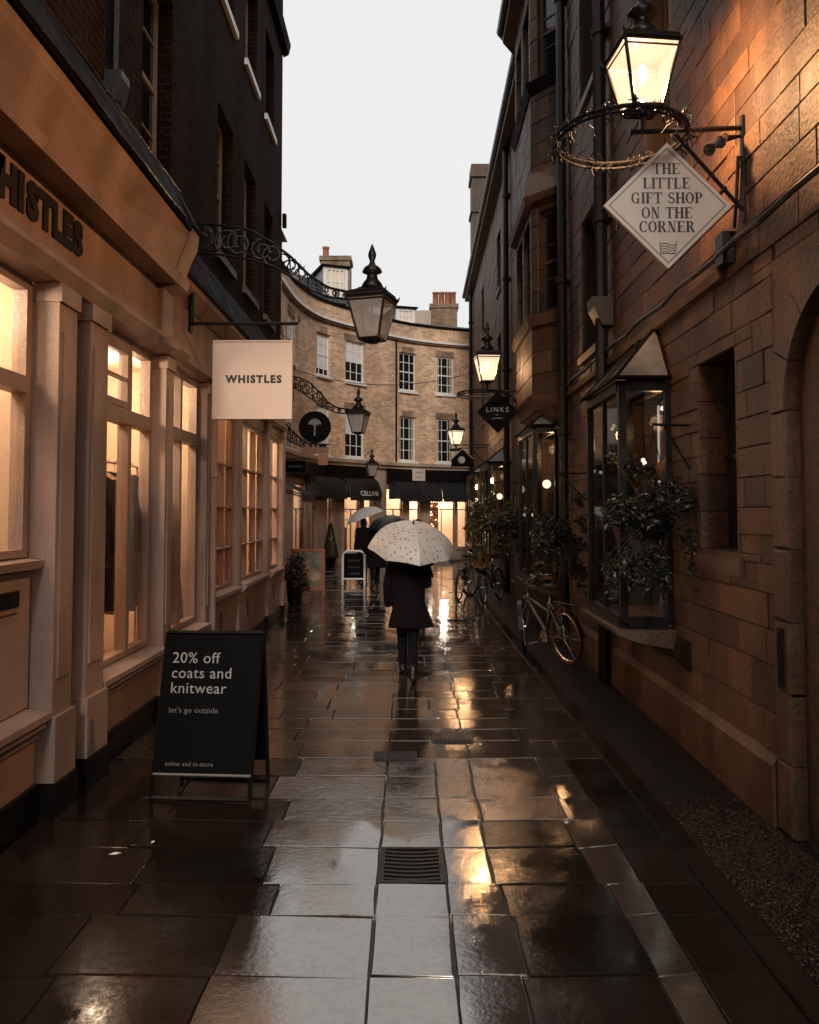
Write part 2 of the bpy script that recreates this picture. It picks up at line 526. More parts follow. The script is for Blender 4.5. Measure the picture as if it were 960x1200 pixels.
def part(name, mb, m, parent=None, label=None, smooth=False):
    me = bpy.data.meshes.new(name)
    v = mb.v
    if parent:
        l = root_of(parent).location
        v = [(p[0] - l[0], p[1] - l[1], p[2] - l[2]) for p in v]
    me.from_pydata(v, [], mb.f)
    me.update()
    return link(name, me, m, parent, label, smooth)

def thing(name, label, cat, loc=(0, 0, 0), group=None):
    o = bpy.data.objects.new(name, None)
    o.empty_display_size = 0.1
    C.objects.link(o)
    o.location = loc
    return tag(o, label, cat, group)

def tag(o, label, cat, group=None):
    o['label'], o['category'] = label, cat
    if group:
        o['group'] = group
    return o

def copy_tree(o, parent=None):
    c = o.copy()
    C.objects.link(c)
    if parent:
        c.parent = parent
    for ch in list(o.children):
        copy_tree(ch, c)
    return c

def lamp(name, loc, energy, col=(1, 0.62, 0.32), r=0.05):
    l = bpy.data.lights.new(name, 'POINT')
    l.energy, l.color, l.shadow_soft_size = energy, col, r
    o = bpy.data.objects.new(name, l)
    C.objects.link(o)
    o.location = loc
    return o

def px_size(c, s):
    d = max(1.0, math.dist(c, (0, 0, 1.9)))
    return s / d * (1 if c[1] > 0.5 and abs(c[0] / max(c[1], .1)) < 0.62 and -0.7 < (c[2] - 1.9) / max(c[1], .1) < 0.75 else 0.05)

def pieces(name, lst, m, parent, limit=300):
    """lst of (mesh builder, centre, size): the largest in view are objects of their own, the rest one joined part"""
    lst = sorted(lst, key=lambda t: -px_size(t[1], t[2]))
    for mb, c, s in lst[:limit]:
        part(name, mb, m, parent)
    if lst[limit:]:
        j = MB()
        for mb, c, s in lst[limit:]:
            j.add(mb.v, mb.f)
        o = part(name, j, m, parent)
        o['kind'] = 'stuff'

def rects(a0, a1, c0, c1, holes, step=None):
    """the rectangles of a wall a0..a1 x c0..c1 that lie outside its openings"""
    A = {a0, a1}
    Z = {c0, c1}
    for h in holes:
        A |= {min(max(h[0], a0), a1), min(max(h[1], a0), a1)}
        Z |= {min(max(h[2], c0), c1), min(max(h[3], c0), c1)}
    if step:
        k = a0
        while k < a1:
            A.add(k)
            k += step
    A, Z = sorted(A), sorted(Z)
    r = []
    for i in range(len(A) - 1):
        for j in range(len(Z) - 1):
            if A[i + 1] - A[i] < 1e-6 or Z[j + 1] - Z[j] < 1e-6:
                continue
            ma, mz = (A[i] + A[i + 1]) / 2, (Z[j] + Z[j + 1]) / 2
            if not any(h[0] < ma < h[1] and h[2] < mz < h[3] for h in holes):
                r.append((A[i], A[i + 1], Z[j], Z[j + 1]))
    return r

def sheet_wall(mb, a0, a1, c0, c1, holes, n=0.0, depth=0.15, step=None, reveal=True):
    for r in rects(a0, a1, c0, c1, holes, step):
        mb.quad((r[0], n, r[2]), (r[1], n, r[2]), (r[1], n, r[3]), (r[0], n, r[3]))
    if reveal:
        for h in holes:
            u0, u1, z0, z1 = h[:4]
            d = n - depth
            mb.quad((u0, n, z0), (u0, d, z0), (u0, d, z1), (u0, n, z1))
            mb.quad((u1, n, z0), (u1, d, z0), (u1, d, z1), (u1, n, z1))
            mb.quad((u0, n, z1), (u0, d, z1), (u1, d, z1), (u1, n, z1))
            mb.quad((u0, n, z0), (u0, d, z0), (u1, d, z0), (u1, n, z0))

def stone_block(fr, u0, u1, z0, z1, n0, n1, ch=0.007):
    mb = MB(fr)
    p = [fr(u, n0, z) for u, z in ((u0, z0), (u1, z0), (u1, z1), (u0, z1))]
    p += [fr(u, n1 - ch, z) for u, z in ((u0, z0), (u1, z0), (u1, z1), (u0, z1))]
    p += [fr(u, n1, z) for u, z in ((u0 + ch, z0 + ch), (u1 - ch, z0 + ch), (u1 - ch, z1 - ch), (u0 + ch, z1 - ch))]
    mb.add(p, [(i, (i + 1) % 4, 4 + (i + 1) % 4, 4 + i) for i in range(4)] + [(4 + i, 4 + (i + 1) % 4, 8 + (i + 1) % 4, 8 + i) for i in range(4)] + [(8, 9, 10, 11)])
    return mb

def text_mesh(s, size, ext=0.002, off=0.0, align='CENTER', spacing=1.0):
    cu = bpy.data.curves.new('lettering', 'FONT')
    cu.body, cu.size, cu.extrude, cu.offset, cu.align_x, cu.space_character = s, size, ext, off, align, spacing
    cu.align_y = 'BOTTOM_BASELINE'
    cu.resolution_u = 3
    o = bpy.data.objects.new('lettering', cu)
    C.objects.link(o)
    dg = bpy.context.evaluated_depsgraph_get()
    dg.update()
    me = bpy.data.meshes.new_from_object(o.evaluated_get(dg))
    bpy.data.objects.remove(o)
    return me

def put_text(name, s, size, origin, U, V, m, parent, ext=0.002, off=0.0, align='CENTER', spacing=1.0, label=None):
    me = text_mesh(s, size, ext, off, align, spacing)
    U, V = Vector(U).normalized(), Vector(V).normalized()
    N = U.cross(V)
    l = root_of(parent).location
    o = Vector(origin) - Vector(l)
    me.transform(Matrix(((U.x, V.x, N.x, o.x), (U.y, V.y, N.y, o.y), (U.z, V.z, N.z, o.z), (0, 0, 0, 1))))
    return link(name, me, m, parent, label)

def faint_print(origin, U, V, w_, h_, m, parent):
    """a line of print too small to read: a row of short uneven strokes"""
    U, V = Vector(U).normalized(), Vector(V).normalized()
    mb, x = MB(), -w_ / 2
    while x < w_ / 2:
        b = min(rnd.uniform(.12, .45) * h_, w_ / 2 - x)
        z0, z1 = rnd.uniform(0, .25) * h_, rnd.uniform(.7, 1) * h_
        mb.quad(*[tuple(Vector(origin) + U * a + V * c) for a, c in ((x, z0), (x + b, z0), (x + b, z1), (x, z1))])
        x += b + rnd.uniform(.12, .3) * h_
    part('faint_print', mb, m, parent)
F_PX = 960.0
def ray(px, py):
    u, v = (px - 480) / F_PX, -(py - 558) / F_PX
    return u, math.cos(PITCH) - v * math.sin(PITCH), math.sin(PITCH) + v * math.cos(PITCH)
def atY(px, py, Y):
    a, b, c = ray(px, py)
    s = Y / b
    return (a * s, Y, 1.9 + c * s)

# ------------------------------------------------------------------ ground
def struct(name, mb, m):
    o = part(name, mb, m)
    o['kind'] = 'structure'
    return o
struct('ground', MB().quad((-150, -150, -0.06), (150, -150, -0.06), (150, 250, -0.06), (-150, 250, -0.06)), M['tarmac'])
pave = struct('pavement', MB().box(-4.2, 1.5, -3, 36, -0.055, -0.018), M['bed'])
DRAIN = (-0.165, 0.19, 4.28, 4.74)
slabs, damp, puddle, far = [], [], [], []
y = 1.2
rows = []
ys = [1.2, 1.75, 2.3, 2.9, 3.45, 3.95, 4.28, 4.74, 5.14, 5.54]
while ys[-1] < 35:
    ys.append(ys[-1] + rnd.choice((0.36, 0.42, 0.45, 0.5)))
for i in range(len(ys) - 1):
    y0, y1 = ys[i], ys[i + 1]
    edges = [-0.165, 0.19]
    x = -0.165
    while x > (-2.28 if y1 < 15 else -4.0):
        x -= rnd.uniform(0.48, 0.8)
        edges.insert(0, max(x, -2.28 if y1 < 15 else -4.0))
    x = 0.46 + rnd.uniform(-.03, .03)
    edges.append(x)
    for x in ((x + rnd.uniform(.5, .6), 1.19) if y0 < 6.5 else (x + rnd.uniform(.42, .6),)):
        edges.append(x)
    edges.append(1.49)
    if y0 > 6.2 and i % 3:
        edges = [e for e in edges if e not in (-0.165, 0.19)] if i % 2 else [e for e in edges if e != 0.19]
    for a, b in zip(edges, edges[1:]):
        if b - a < 0.12:
            continue
        if abs(a - DRAIN[0]) < .01 and abs(b - DRAIN[1]) < .01 and abs(y0 - 4.28) < .01:
            continue
        cx, cy, hw, hl = (a + b) / 2, (y0 + y1) / 2, (b - a) / 2 - rnd.uniform(0.003, 0.006), (y1 - y0) / 2 - rnd.uniform(0.003, 0.007)
        tx, ty, dz = rnd.gauss(0, 0.004), rnd.gauss(0, 0.006), rnd.uniform(-0.003, 0.003)
        if y1 < 5.6 or (cx > .46 and y1 < 10):                                  # uneven old paving, its tilts set to place sky and lamp reflections
            tx += -0.019 if cx < .46 else 0.019
            if cx > 1.05 and b < 1.25 and y1 < 5.3:
                tx = 0.10  # narrow strip tilted steeply so it mirrors the sky as a grey streak
        ch = 0.0045
        mb = MB()
        P = []
        def top(px, py, drop=0):
            return (cx + px, cy + py, dz + px * tx + py * ty - drop)
        cs = []
        for (qx, qy), (rx_, ry_) in zip([(-hw, -hl), (hw, -hl), (hw, hl), (-hw, hl)], [(hw, -hl), (hw, hl), (-hw, hl), (-hw, -hl)]):
            cs.append((qx + rnd.uniform(-.005, .005), qy + rnd.uniform(-.005, .005)))
            f_ = rnd.uniform(.3, .7)
            cs.append((qx + (rx_ - qx) * f_ + rnd.uniform(-.006, .006), qy + (ry_ - qy) * f_ + rnd.uniform(-.006, .006)))
        n_ = len(cs)
        P += [(cx + px, cy + py, -0.05) for px, py in cs]
        P += [top(px, py, ch) for px, py in cs]
        P += [top(px * (1 - ch / hw), py * (1 - ch / hl)) for px, py in cs]
        mb.add(P, [(k, (k + 1) % n_, n_ + (k + 1) % n_, n_ + k) for k in range(n_)] + [(n_ + k, n_ + (k + 1) % n_, 2 * n_ + (k + 1) % n_, 2 * n_ + k) for k in range(n_)] + [tuple(range(2 * n_, 3 * n_))])
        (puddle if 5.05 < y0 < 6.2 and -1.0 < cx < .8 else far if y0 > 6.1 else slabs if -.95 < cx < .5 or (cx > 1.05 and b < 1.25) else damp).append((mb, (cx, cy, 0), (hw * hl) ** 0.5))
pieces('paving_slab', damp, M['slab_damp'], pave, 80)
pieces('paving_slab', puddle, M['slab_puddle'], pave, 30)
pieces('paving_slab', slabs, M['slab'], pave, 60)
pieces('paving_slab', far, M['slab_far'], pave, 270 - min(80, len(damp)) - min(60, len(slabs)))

# kerb stones and the verge at the foot of the stone wall
verge = struct('verge', MB().box(1.64, 2.4, -3, 20, -0.055, -0.004), M['tarmac'])
kerb = struct('kerb', MB().box(1.5, 1.64, -3, 20, -0.055, -0.02), M['bed'])
ks = []
y = 1.0
while y < 19:
    l = rnd.uniform(0.7, 1.1)
    hgt = rnd.uniform(0.002, 0.010)
    mb = MB().slab([(1.503, y + .006), (1.637, y + .006), (1.637, y + l - .006), (1.503, y + l - .006)], -0.05, hgt - .006)
    mb.slab([(1.509, y + .012), (1.631, y + .012), (1.631, y + l - .012), (1.509, y + l - .012)], hgt - .007, hgt)
    ks.append((mb, (1.57, y, 0), 0.3))
    y += l
pieces('kerb_stone', ks, M['slab_damp'], kerb)
gr = MB()
for k in range(9000):
    yy = 2.6 + 3.0 * rnd.random() ** 0.9
    xx = rnd.uniform(1.645, 2.21)
    if yy > 4.7 and rnd.random() < (yy - 4.7) / 0.9:
        continue
    r = rnd.choice((.004, .005, .006, .008, .012))
    a = rnd.uniform(0, 3)
    p = [(xx + r * math.cos(a + q * 1.2566), yy + r * math.sin(a + q * 1.2566), -0.002) for q in range(5)]
    q5 = [(xx + .55 * r * math.cos(a + q * 1.2566), yy + .55 * r * math.sin(a + q * 1.2566), r * .55) for q in range(5)]
    gr.add(p + q5, [(q, (q + 1) % 5, 5 + (q + 1) % 5, 5 + q) for q in range(5)] + [(5, 6, 7, 8, 9)])
g = part('gravel', gr, M['pebble'])
g['kind'] = 'stuff'

# drain grating with curved bars, and two small covers up the street
dr = thing('drain_grating', 'cast iron drain grating with curved bars in the central paving gutter', 'drain', (0.012, 4.51, 0))
fm = MB()
fm.box(-0.16, 0.185, 4.285, 4.31, -0.05, 0.003).box(-0.16, 0.185, 4.71, 4.735, -0.05, 0.003)
fm.box(-0.16, -0.135, 4.31, 4.71, -0.05, 0.003).box(0.16, 0.185, 4.31, 4.71, -0.05, 0.003)
part('frame', fm, M['iron'], dr)
part('sump', MB().quad((-0.135, 4.31, -0.045), (0.16, 4.31, -0.045), (0.16, 4.71, -0.045), (-0.135, 4.71, -0.045)), M['black_paint'], dr)
for k in range(8):
    yy = 4.335 + k * 0.048
    b = MB()
    pts = [(-0.137 + 0.299 * q / 8, yy - 0.02 * math.sin(math.pi * q / 8)) for q in range(9)]
    b.slab(pts + [(p[0], p[1] + 0.021) for p in pts[::-1]], -0.04, 0.001)
    part('bar', b, M['iron'], dr)
for (cx, cy, lab) in ((-0.11, 6.45, 'small dark iron grid cover beside the walker\'s reflection'), (0.36, 7.0, 'small iron grid cover right of the walker\'s reflection')):
    c = thing('gully_cover', lab, 'drain cover', (cx, cy, 0), 'small iron covers in the paving')
    part('frame', MB().box(cx - .17, cx + .17, cy - .13, cy + .13, -0.03, 0.006), M['iron'], c)
    for k in range(8):
        part('bar', MB().box(cx - .15 + k * .04, cx - .13 + k * .04, cy - .11, cy + .11, 0.006, 0.014), M['iron'], c)

# ------------------------------------------------------------------ left building with the shopfront
def FL(u, n, z):
    return (-2.35 + n, u, z)
def FLm(u, n, z):
    return FL(u, n, z)
LB = thing('brick_building', 'sooty dark brick building over cream shopfronts lining the left side', 'building', (-2.35, 5, 0))
YN, YF = -4.0, 15.15
COL1 = [(7.2, 8.1), (10.05, 10.95), (11.7, 12.6), (13.35, 14.2), (4.2, 5.2), (1.2, 2.2)]
holes = [(a, b, 5.15, 7.05) for a, b in COL1] + [(a, b, 8.5, 10.0) for a, b in COL1]
wl = MB(FL)
sheet_wall(wl, YN, YF, 4.1, 11.9, holes, -0.05, 0.2)
wl.quad((YF, -0.05, 0), (YF, -6, 0), (YF, -6, 11.9), (YF, -0.05, 11.9))
wl.quad((YN, -0.05, 0), (YN, -6, 0), (YN, -6, 11.9), (YN, -0.05, 11.9))
part('wall', wl, M['dark_brick'], LB)
part('roof', MB(FL).prism([(-0.35, 11.9), (-6, 11.9), (-3.2, 14.2)], YN, YF), M['slate'], LB)
def sash(fr, u0, u1, z0, z1, n, parent, cols=2, rows=4, fw=0.05, bar=0.018, sill=True, fm='white', gl='dark_glass', sm='pale_stone', so=0.06, lab=None):
    f = MB(fr)
    f.box(u0, u0 + fw, n - .05, n, z0, z1).box(u1 - fw, u1, n - .05, n, z0, z1)
    f.box(u0 + fw, u1 - fw, n - .05, n, z0, z0 + fw * 1.3).box(u0 + fw, u1 - fw, n - .05, n, z1 - fw, z1)
    zm = (z0 + z1) / 2
    f.box(u0 + fw, u1 - fw, n - .045, n - .005, zm - .025, zm + .025)
    for k in range(1, cols):
        uu = u0 + (u1 - u0) * k / cols
        f.box(uu - bar / 2, uu + bar / 2, n - .04, n - .012, z0 + fw, zm - .025)
        f.box(uu - bar / 2, uu + bar / 2, n - .04, n - .012, zm + .025, z1 - fw)
    for k in range(1, rows):
        if k * 2 == rows:
            continue
        zz = z0 + (z1 - z0) * k / rows
        f.box(u0 + fw, u1 - fw, n - .038, n - .014, zz - bar / 2, zz + bar / 2)
    wd = part('window', f, M[fm], parent, lab)
    part('pane', MB(fr).quad((u0 + .01, n - .03, z0 + .01), (u1 - .01, n - .03, z0 + .01), (u1 - .01, n - .03, z1 - .01), (u0 + .01, n - .03, z1 - .01)), M[gl], wd)
    if sill:
        part('sill', MB(fr).box(u0 - .07, u1 + .07, n - .02, n + so + .13, z0 - .1, z0 - .002), M[sm], wd)
    return wd
for a, b in COL1:
    for z0, z1 in ((5.15, 7.05), (8.5, 10.0)):
        sash(FL, a, b, z0, z1, -0.2, LB, 2, 4, so=0.07, fm='pale_stone', sm='white' if z0 > 8 else 'stone_trim')
part('cornice', MB(FL).prism([(-0.05, 10.55), (0.05, 10.6), (0.09, 10.78), (-0.05, 10.8)], YN, YF + 0.1), M['lead'], LB)
part('gutter_end', MB(FL).box(YF, YF + .1, -.04, .03, 7.25, 7.5), M['lead'], LB)
part('parapet', MB(FL).box(YN, YF, -0.35, -0.03, 11.9, 12.3), M['dark_brick'], LB)

# main shopfront: fascia, letters, cornice, lead flashing
Y1 = 8.15
fas = part('fascia', MB(FL).box(YN, Y1, -0.1, 0.10, 3.5, 4.0), M['cream_dark'], LB)
Wd = [('W', .235), ('H', .19), ('I', .105), ('S', .155), ('T', .165), ('L', .145), ('E', .15), ('S', .15)]
u = 4.16
for ch, wd in Wd:
    put_text('letter', ch, 0.29, FL(u + wd / 2, 0.106, 3.65), (0, 1, 0), (0, 0, 1), M['ink'], fas, ext=0.006, off=0.019)
    u += wd * .93 + 0.024
part('head_moulding', MB(FL).prism([(-0.05, 3.36), (0.1, 3.38), (0.16, 3.46), (0.16, 3.499), (-0.05, 3.499)], YN, Y1 - 0.02), M['cream'], LB)
part('cornice', MB(FL).prism([(-.05, 3.94), (0.28, 3.94), (0.30, 4.02), (0.25, 4.06), (0.30, 4.2), (0.36, 4.33), (0.37, 4.41), (-.05, 4.41)], YN, 7.25), M['cream_dark'], LB)
cons = MB(FL).prism([(-.05, 3.46), (0.14, 3.46), (0.15, 3.9), (0.28, 3.945), (0.31, 4.03), (0.26, 4.06), (0.31, 4.2), (0.37, 4.33), (0.385, 4.47), (-.05, 4.47)], 7.25, 7.55)
cons.prism([(-.05, 3.4), (0.2, 3.4), (0.22, 3.459), (-.05, 3.459)], 7.24, 7.58)
part('console_bracket', cons, M['cream'], LB)
part('flashing', MB(FL).prism([(-.04, 4.415), (0.40, 4.415), (0.40, 4.46), (0.19, 4.90), (-.04, 4.98)], YN, 7.24), M['lead'], LB)
part('flashing', MB(FL).prism([(-.04, 4.475), (0.40, 4.475), (0.40, 4.51), (0.19, 4.90), (-.04, 4.98)], 7.245, 7.58), M['lead'], LB)
part('glint_roll', MB(FL).tube([(YN + .55 * k, .19 + .006 * math.sin(k * 1.9), 4.905 + .006 * math.sin(k * 2.7)) for k in range(22)], .013, 6), M['glint_edge'], LB)  # thin tubes added on the flashing edges to catch a wet glint
part('glint_roll', MB(FL).tube([(YN + .55 * k, .402 + .006 * math.sin(k * 2.9), 4.455 + .006 * math.sin(k * 1.7)) for k in range(21)], .012, 6), M['glint_edge'], LB)
# second shopfront: lower fascia and sloping lead
part('fascia', MB(FL).box(Y1 + .004, YF - .02, -0.1, 0.05, 3.45, 4.0), M['cream_dark'], LB)
part('cornice', MB(FL).prism([(-.05, 4.0), (0.08, 4.0), (0.20, 4.12), (0.20, 4.18), (-.05, 4.18)], 7.7, YF), M['cream_dark'], LB)
part('flashing', MB(FL).prism([(-.04, 4.182), (0.22, 4.182), (0.22, 4.22), (0.0, 4.75), (-.04, 4.75)], 7.59, YF), M['lead'], LB)
part('head_moulding', MB(FL).prism([(-0.05, 3.36), (0.05, 3.38), (0.10, 3.42), (0.10, 3.449), (-0.05, 3.449)], Y1, YF - .03), M['cream'], LB)
# pilasters
def pilaster(u0, u1, n, z1=3.36):
    p = MB(FL)
    p.box(u0, u1, -0.1, n, 0.22, z1 - .12)
    p.box(u0 - .015, u1 + .015, -0.1, n + .02, z1 - .12, z1 - .003)
    p.box(u0 + .05, u1 - .05, n, n + .012, 0.85, z1 - .3)
    p.box(u0 - .02, u1 + .02, -0.1, n + .03, 0.22, 0.62)
    part('pilaster', p, M['cream'], LB)
    part('plinth', MB(FL).box(u0 - .03, u1 + .03, -0.1, n + .045, -0.03, 0.215), M['black_paint'], LB)
for a, b, n in ((2.0, 2.35, .1), (5.17, 5.45, .12), (5.68, 6.02, .12), (7.6, 7.85, .08), (9.25, 9.42, .06), (9.5, 9.68, .04), (11.1, 11.35, .03), (13.35, 13.6, .03), (14.85, 15.14, .05)):
    pilaster(a, b, n)
part('wall_panel', MB(FL).box(5.455, 5.675, -.1, .03, .22, 3.36), M['cream'], LB)
# stall risers, sills, plinth
for a, b in ((2.38, 5.14), (6.05, 7.57), (7.89, 9.22)):
    s = MB(FL)
    s.prism([(-.12, .5), (0.05, .5), (0.06, .55), (0.10, .57), (0.10, .6), (0.13, .62), (0.13, .66), (-.12, .69)], a, b)
    part('sill', s, M['cream'], LB)
    part('stall_riser', MB(FL).box(a, b, -.12, 0.03, .22, .5), M['cream_dark'], LB)
    part('plinth', MB(FL).box(a, b, -.12, 0.06, -.03, .218), M['black_paint'], LB)
for a, b in ((9.7, 11.07), (11.38, 13.32), (13.63, 14.82)):
    part('sill', MB(FL).prism([(-.12, .80), (0.05, .80), (0.10, .86), (0.10, .9), (-.12, .93)], a, b), M['cream'], LB)
    part('stall_riser', MB(FL).box(a, b, -.12, 0.01, .18, .8), M['cream_dark'], LB)
    part('plinth', MB(FL).box(a, b, -.12, 0.04, -.03, .178), M['black_paint'], LB)
    v = MB(FL)
    for k in range(5):
        v.box(a + .5, a + .56, .01, .018, .42 + .05 * k, .45 + .05 * k)
    part('air_vent', v, M['black_paint'], LB)
# windows
def shop_window(bars_u, bars_z, u0, u1, z0, z1, n=-.04, fw=.07, d=.09, m='cream', gl='glass'):
    """frame with mullions and transoms; every light gets a pane of its own"""
    f = MB(FL)
    f.box(u0, u0 + fw, n - d, n, z0, z1).box(u1 - fw, u1, n - d, n, z0, z1)
    f.box(u0 + fw, u1 - fw, n - d, n, z0, z0 + fw * .7).box(u0 + fw, u1 - fw, n - d, n, z1 - fw, z1)
    us = [u0 + fw] + [x for b in bars_u for x in b] + [u1 - fw]
    zs = [z0 + fw * .7] + [x for b in bars_z for x in b] + [z1 - fw]
    for b in bars_z:
        f.box(u0 + fw, u1 - fw, n - d, n + .022, b[0], b[1])
    for b in bars_u:
        for i in range(0, len(zs), 2):
            f.box(b[0], b[1], n - d, n + .004, zs[i], zs[i + 1])
    wd = part('window', f, M[m], LB)
    for i in range(0, len(us), 2):
        for j in range(0, len(zs), 2):
            q = (us[i], us[i + 1], zs[j], zs[j + 1])
            part('pane', MB(FL).box(q[0] - .004, q[1] + .004, n - .055, n - .048, q[2] - .004, q[3] + .004), M[gl], wd)
    return wd
shop_window([], [(2.64, 2.74)], 2.38, 5.14, 1.62, 3.36)
part('wall_panel', MB(FL).box(2.38, 5.14, -.12, -.02, .69, 1.53), M['cream'], LB)
part('ledge', MB(FL).prism([(-.12, 1.53), (0.05, 1.55), (0.06, 1.6), (-.12, 1.619)], 2.38, 5.14), M['cream'], LB)
lp = part('letter_plate', MB(FL).box(4.62, 4.98, -.021, .0, 1.30, 1.46), M['cream'], LB)
part('flap', MB(FL).box(4.66, 4.94, .0, .012, 1.335, 1.43), M['black_paint'], lp)
shop_window([(6.17, 6.24), (6.93, 7.01)], [(2.64, 2.76)], 6.05, 7.57, .69, 3.36)
cas = MB(FL)
for (a, b, c, d_) in ((6.27, 6.91, 2.77, 2.82), (6.27, 6.91, 3.22, 3.28), (6.27, 6.33, 2.82, 3.22), (6.85, 6.91, 2.82, 3.22), (6.33, 6.85, 3.0, 3.02)):
    cas.box(a, b, -.075, -.02, c, d_)
part('casement', cas, M['cream'], LB)
shop_window([(7.98, 8.02), (8.5, 8.57)], [(2.64, 2.76)], 7.89, 9.22, .69, 3.36)
shop_window([(10.1, 10.14), (10.52, 10.56)], [(1.43, 1.45), (1.95, 1.97), (2.5, 2.52)], 9.7, 11.07, .93, 3.2, fw=.06)
shop_window([(12.0, 12.04), (12.66, 12.7)], [(1.43, 1.45), (1.95, 1.97), (2.5, 2.52)], 11.38, 13.32, .93, 3.2, fw=.06)
shop_window([(14.2, 14.24)], [(1.43, 1.45), (1.95, 1.97), (2.5, 2.52)], 13.63, 14.82, .93, 3.2, fw=.06)
part('lintel_panel', MB(FL).box(9.7, 14.82, -.12, -.02, 3.2, 3.36), M['cream'], LB)
part('downpipe', MB(FL).tube([(9.46, .09, 0.2), (9.46, .09, 3.4)], .035, 8).box(9.41, 9.51, .04, .14, 2.3, 2.36), M['cream'], LB)
dp = MB(FL).tube([(6.35, .02, 5.05), (6.35, .02, 11.5)], .05, 8)
dp.prism([(-.04, 5.12), (.06, 5.12), (.1, 5.3), (.1, 5.36), (-.04, 5.36)], 6.26, 6.44)
part('downpipe', dp, M['iron'], LB)
# the rooms behind the glass
def room(u0, u1, n0, n1, z0, z1, wm, fmat, parent):
    q = MB(FL)
    q.quad((u0, n1, z0), (u1, n1, z0), (u1, n1, z1), (u0, n1, z1))
    q.quad((u0, n0, z0), (u0, n1, z0), (u0, n1, z1), (u0, n0, z1))
    q.quad((u1, n0, z0), (u1, n1, z0), (u1, n1, z1), (u1, n0, z1))
    q.quad((u0, n0, z1), (u0, n1, z1), (u1, n1, z1), (u1, n0, z1))
    part('room', q, M[wm], parent)
    part('floor', MB(FL).box(u0, u1, n1, n0, z0 - .05, z0), M[fmat], parent)
room(5.5, 9.6, -.16, -3.2, .30, 3.55, 'room_wall', 'oak', LB)
room(1.9, 5.45, -.16, -.75, 1.2, 3.55, 'room_panel', 'room_panel', LB)
room(9.66, 15.0, -.16, -1.4, .6, 3.4, 'room_wall', 'oak', LB)
for yy, xx, e in ((6.7, -3.0, 78), (8.7, -3.1, 78), (7.3, -4.6, 66)):
    lamp('shop_light', (xx, yy, 3.2), e, (1, .76, .54), .12)
for yy in (3.2, 4.7):
    lamp('shop_light', (-2.8, yy, 3.25), 44, (1, .76, .54), .12)
for yy, e in ((10.4, 95), (12.4, 110), (14.2, 45)):
    lamp('shop_light', (-2.95, yy, 3.1), e, (1, .74, .52), .1)
# vertical slats of the blinds in the second shop
for a, b in ((9.75, 11.03), (11.42, 13.28)):
    k = a
    tb = thing('window_blind', 'cream pleated blind behind the %s many paned shop window' % ('nearer' if a < 10 else 'farther'), 'blind', FL(a, -.3, .95), 'pleated blinds in the paned windows')
    while k < b:
        s = MB(FL)
        s.quad((k, -.30, .95), (k + .06, -.36, .95), (k + .06, -.36, 3.2), (k, -.30, 3.2))
        part('slat', s, M['room_panel'], tb)
        k += .085
# lit spotlight fittings in the ceiling
for yy in (6.6, 7.5, 8.6):
    t = thing('ceiling_spotlight', 'lit ceiling spotlight inside the clothes shop, %s' % {6.6: 'nearest the street corner pilasters', 7.5: 'the middle one', 8.6: 'the farthest one'}[yy], 'spotlight', (-3.3, yy, 3.45), 'ceiling spotlights in the clothes shop')
    part('housing', MB().lathe([(.05, 0), (.06, -.1), (.055, -.1)], (-3.3, yy, 3.54), 10), M['white'], t)
    part('lens', MB().lathe([(.045, 0), (.045, -.006)], (-3.3, yy, 3.438), 10), M['bulb_soft'], t)
# clothes rail and coats
rail = thing('clothes_rail', 'steel clothes rail standing inside the shop window', 'clothes rail', (-2.78, 7.6, .3))
rm = MB()
for yy in (6.98, 8.35):
    rm.tube([(-2.78, yy, .3), (-2.78, yy, 2.36)], .012, 6)
    rm.tube([(-3.03, yy, .32), (-2.53, yy, .32)], .012, 6)
part('frame', rm, M['steel'], rail)
part('hanging_bar', MB().tube([(-2.78, 6.98, 2.36), (-2.78, 8.35, 2.36)], .012, 6), M['steel'], rail)
def coat(yy, m, lab, length):
    t = thing('coat', lab, 'coat', (-2.78, yy, 2.3), 'coats hanging on the shop rail')
    b = MB()
    prof = [(.05, 2.27), (.12, 2.24), (.22, 2.17), (.245, 2.0), (.23, 1.7), (.25, 1.4), (.28, 2.2 - length)]
    rows_ = []
    n = 14
    pts = []
    for hw, z in prof:
        for k in range(n):
            a = 2 * math.pi * k / n
            pts.append((-2.78 + hw * math.cos(a), yy + (.045 + .012 * math.sin(3 * a + z * 3)) * math.sin(a), z))
    b.add(pts, [(i * n + k, i * n + (k + 1) % n, (i + 1) * n + (k + 1) % n, (i + 1) * n + k) for i in range(len(prof) - 1) for k in range(n)])
    part('body', b, M[m], t, smooth=True)
    for s in (-1, 1):
        part('sleeve', MB().tube([(-2.78 + s * .2, yy, 2.17), (-2.78 + s * .27, yy + .01, 1.9), (-2.78 + s * .28, yy + .02, 1.55)], [.06, .06, .05], 8), M[m], t, smooth=True)
    part('hanger_hook', MB().tube([(-2.78, yy, 2.25), (-2.78, yy, 2.36), (-2.76, yy, 2.385), (-2.75, yy, 2.37)], .004, 5), M['steel'], t)
for i, (yy, m, lab, l) in enumerate(((7.08, 'coat_black', 'black coat at the near end of the rail', 1.15), (7.28, 'tan', 'long camel coat, the only pale coat on the rail', 1.2),
                                     (7.5, 'coat_black', 'black coat third from the near end of the rail', 1.2), (7.7, 'coat_black', 'black coat third from the far end of the rail', 1.1),
                                     (7.92, 'coat_black', 'black coat next to the far end of the rail', 1.2), (8.14, 'trousers', 'dark navy coat at the far end of the rail', 1.2))):
    coat(yy, m, lab, l)
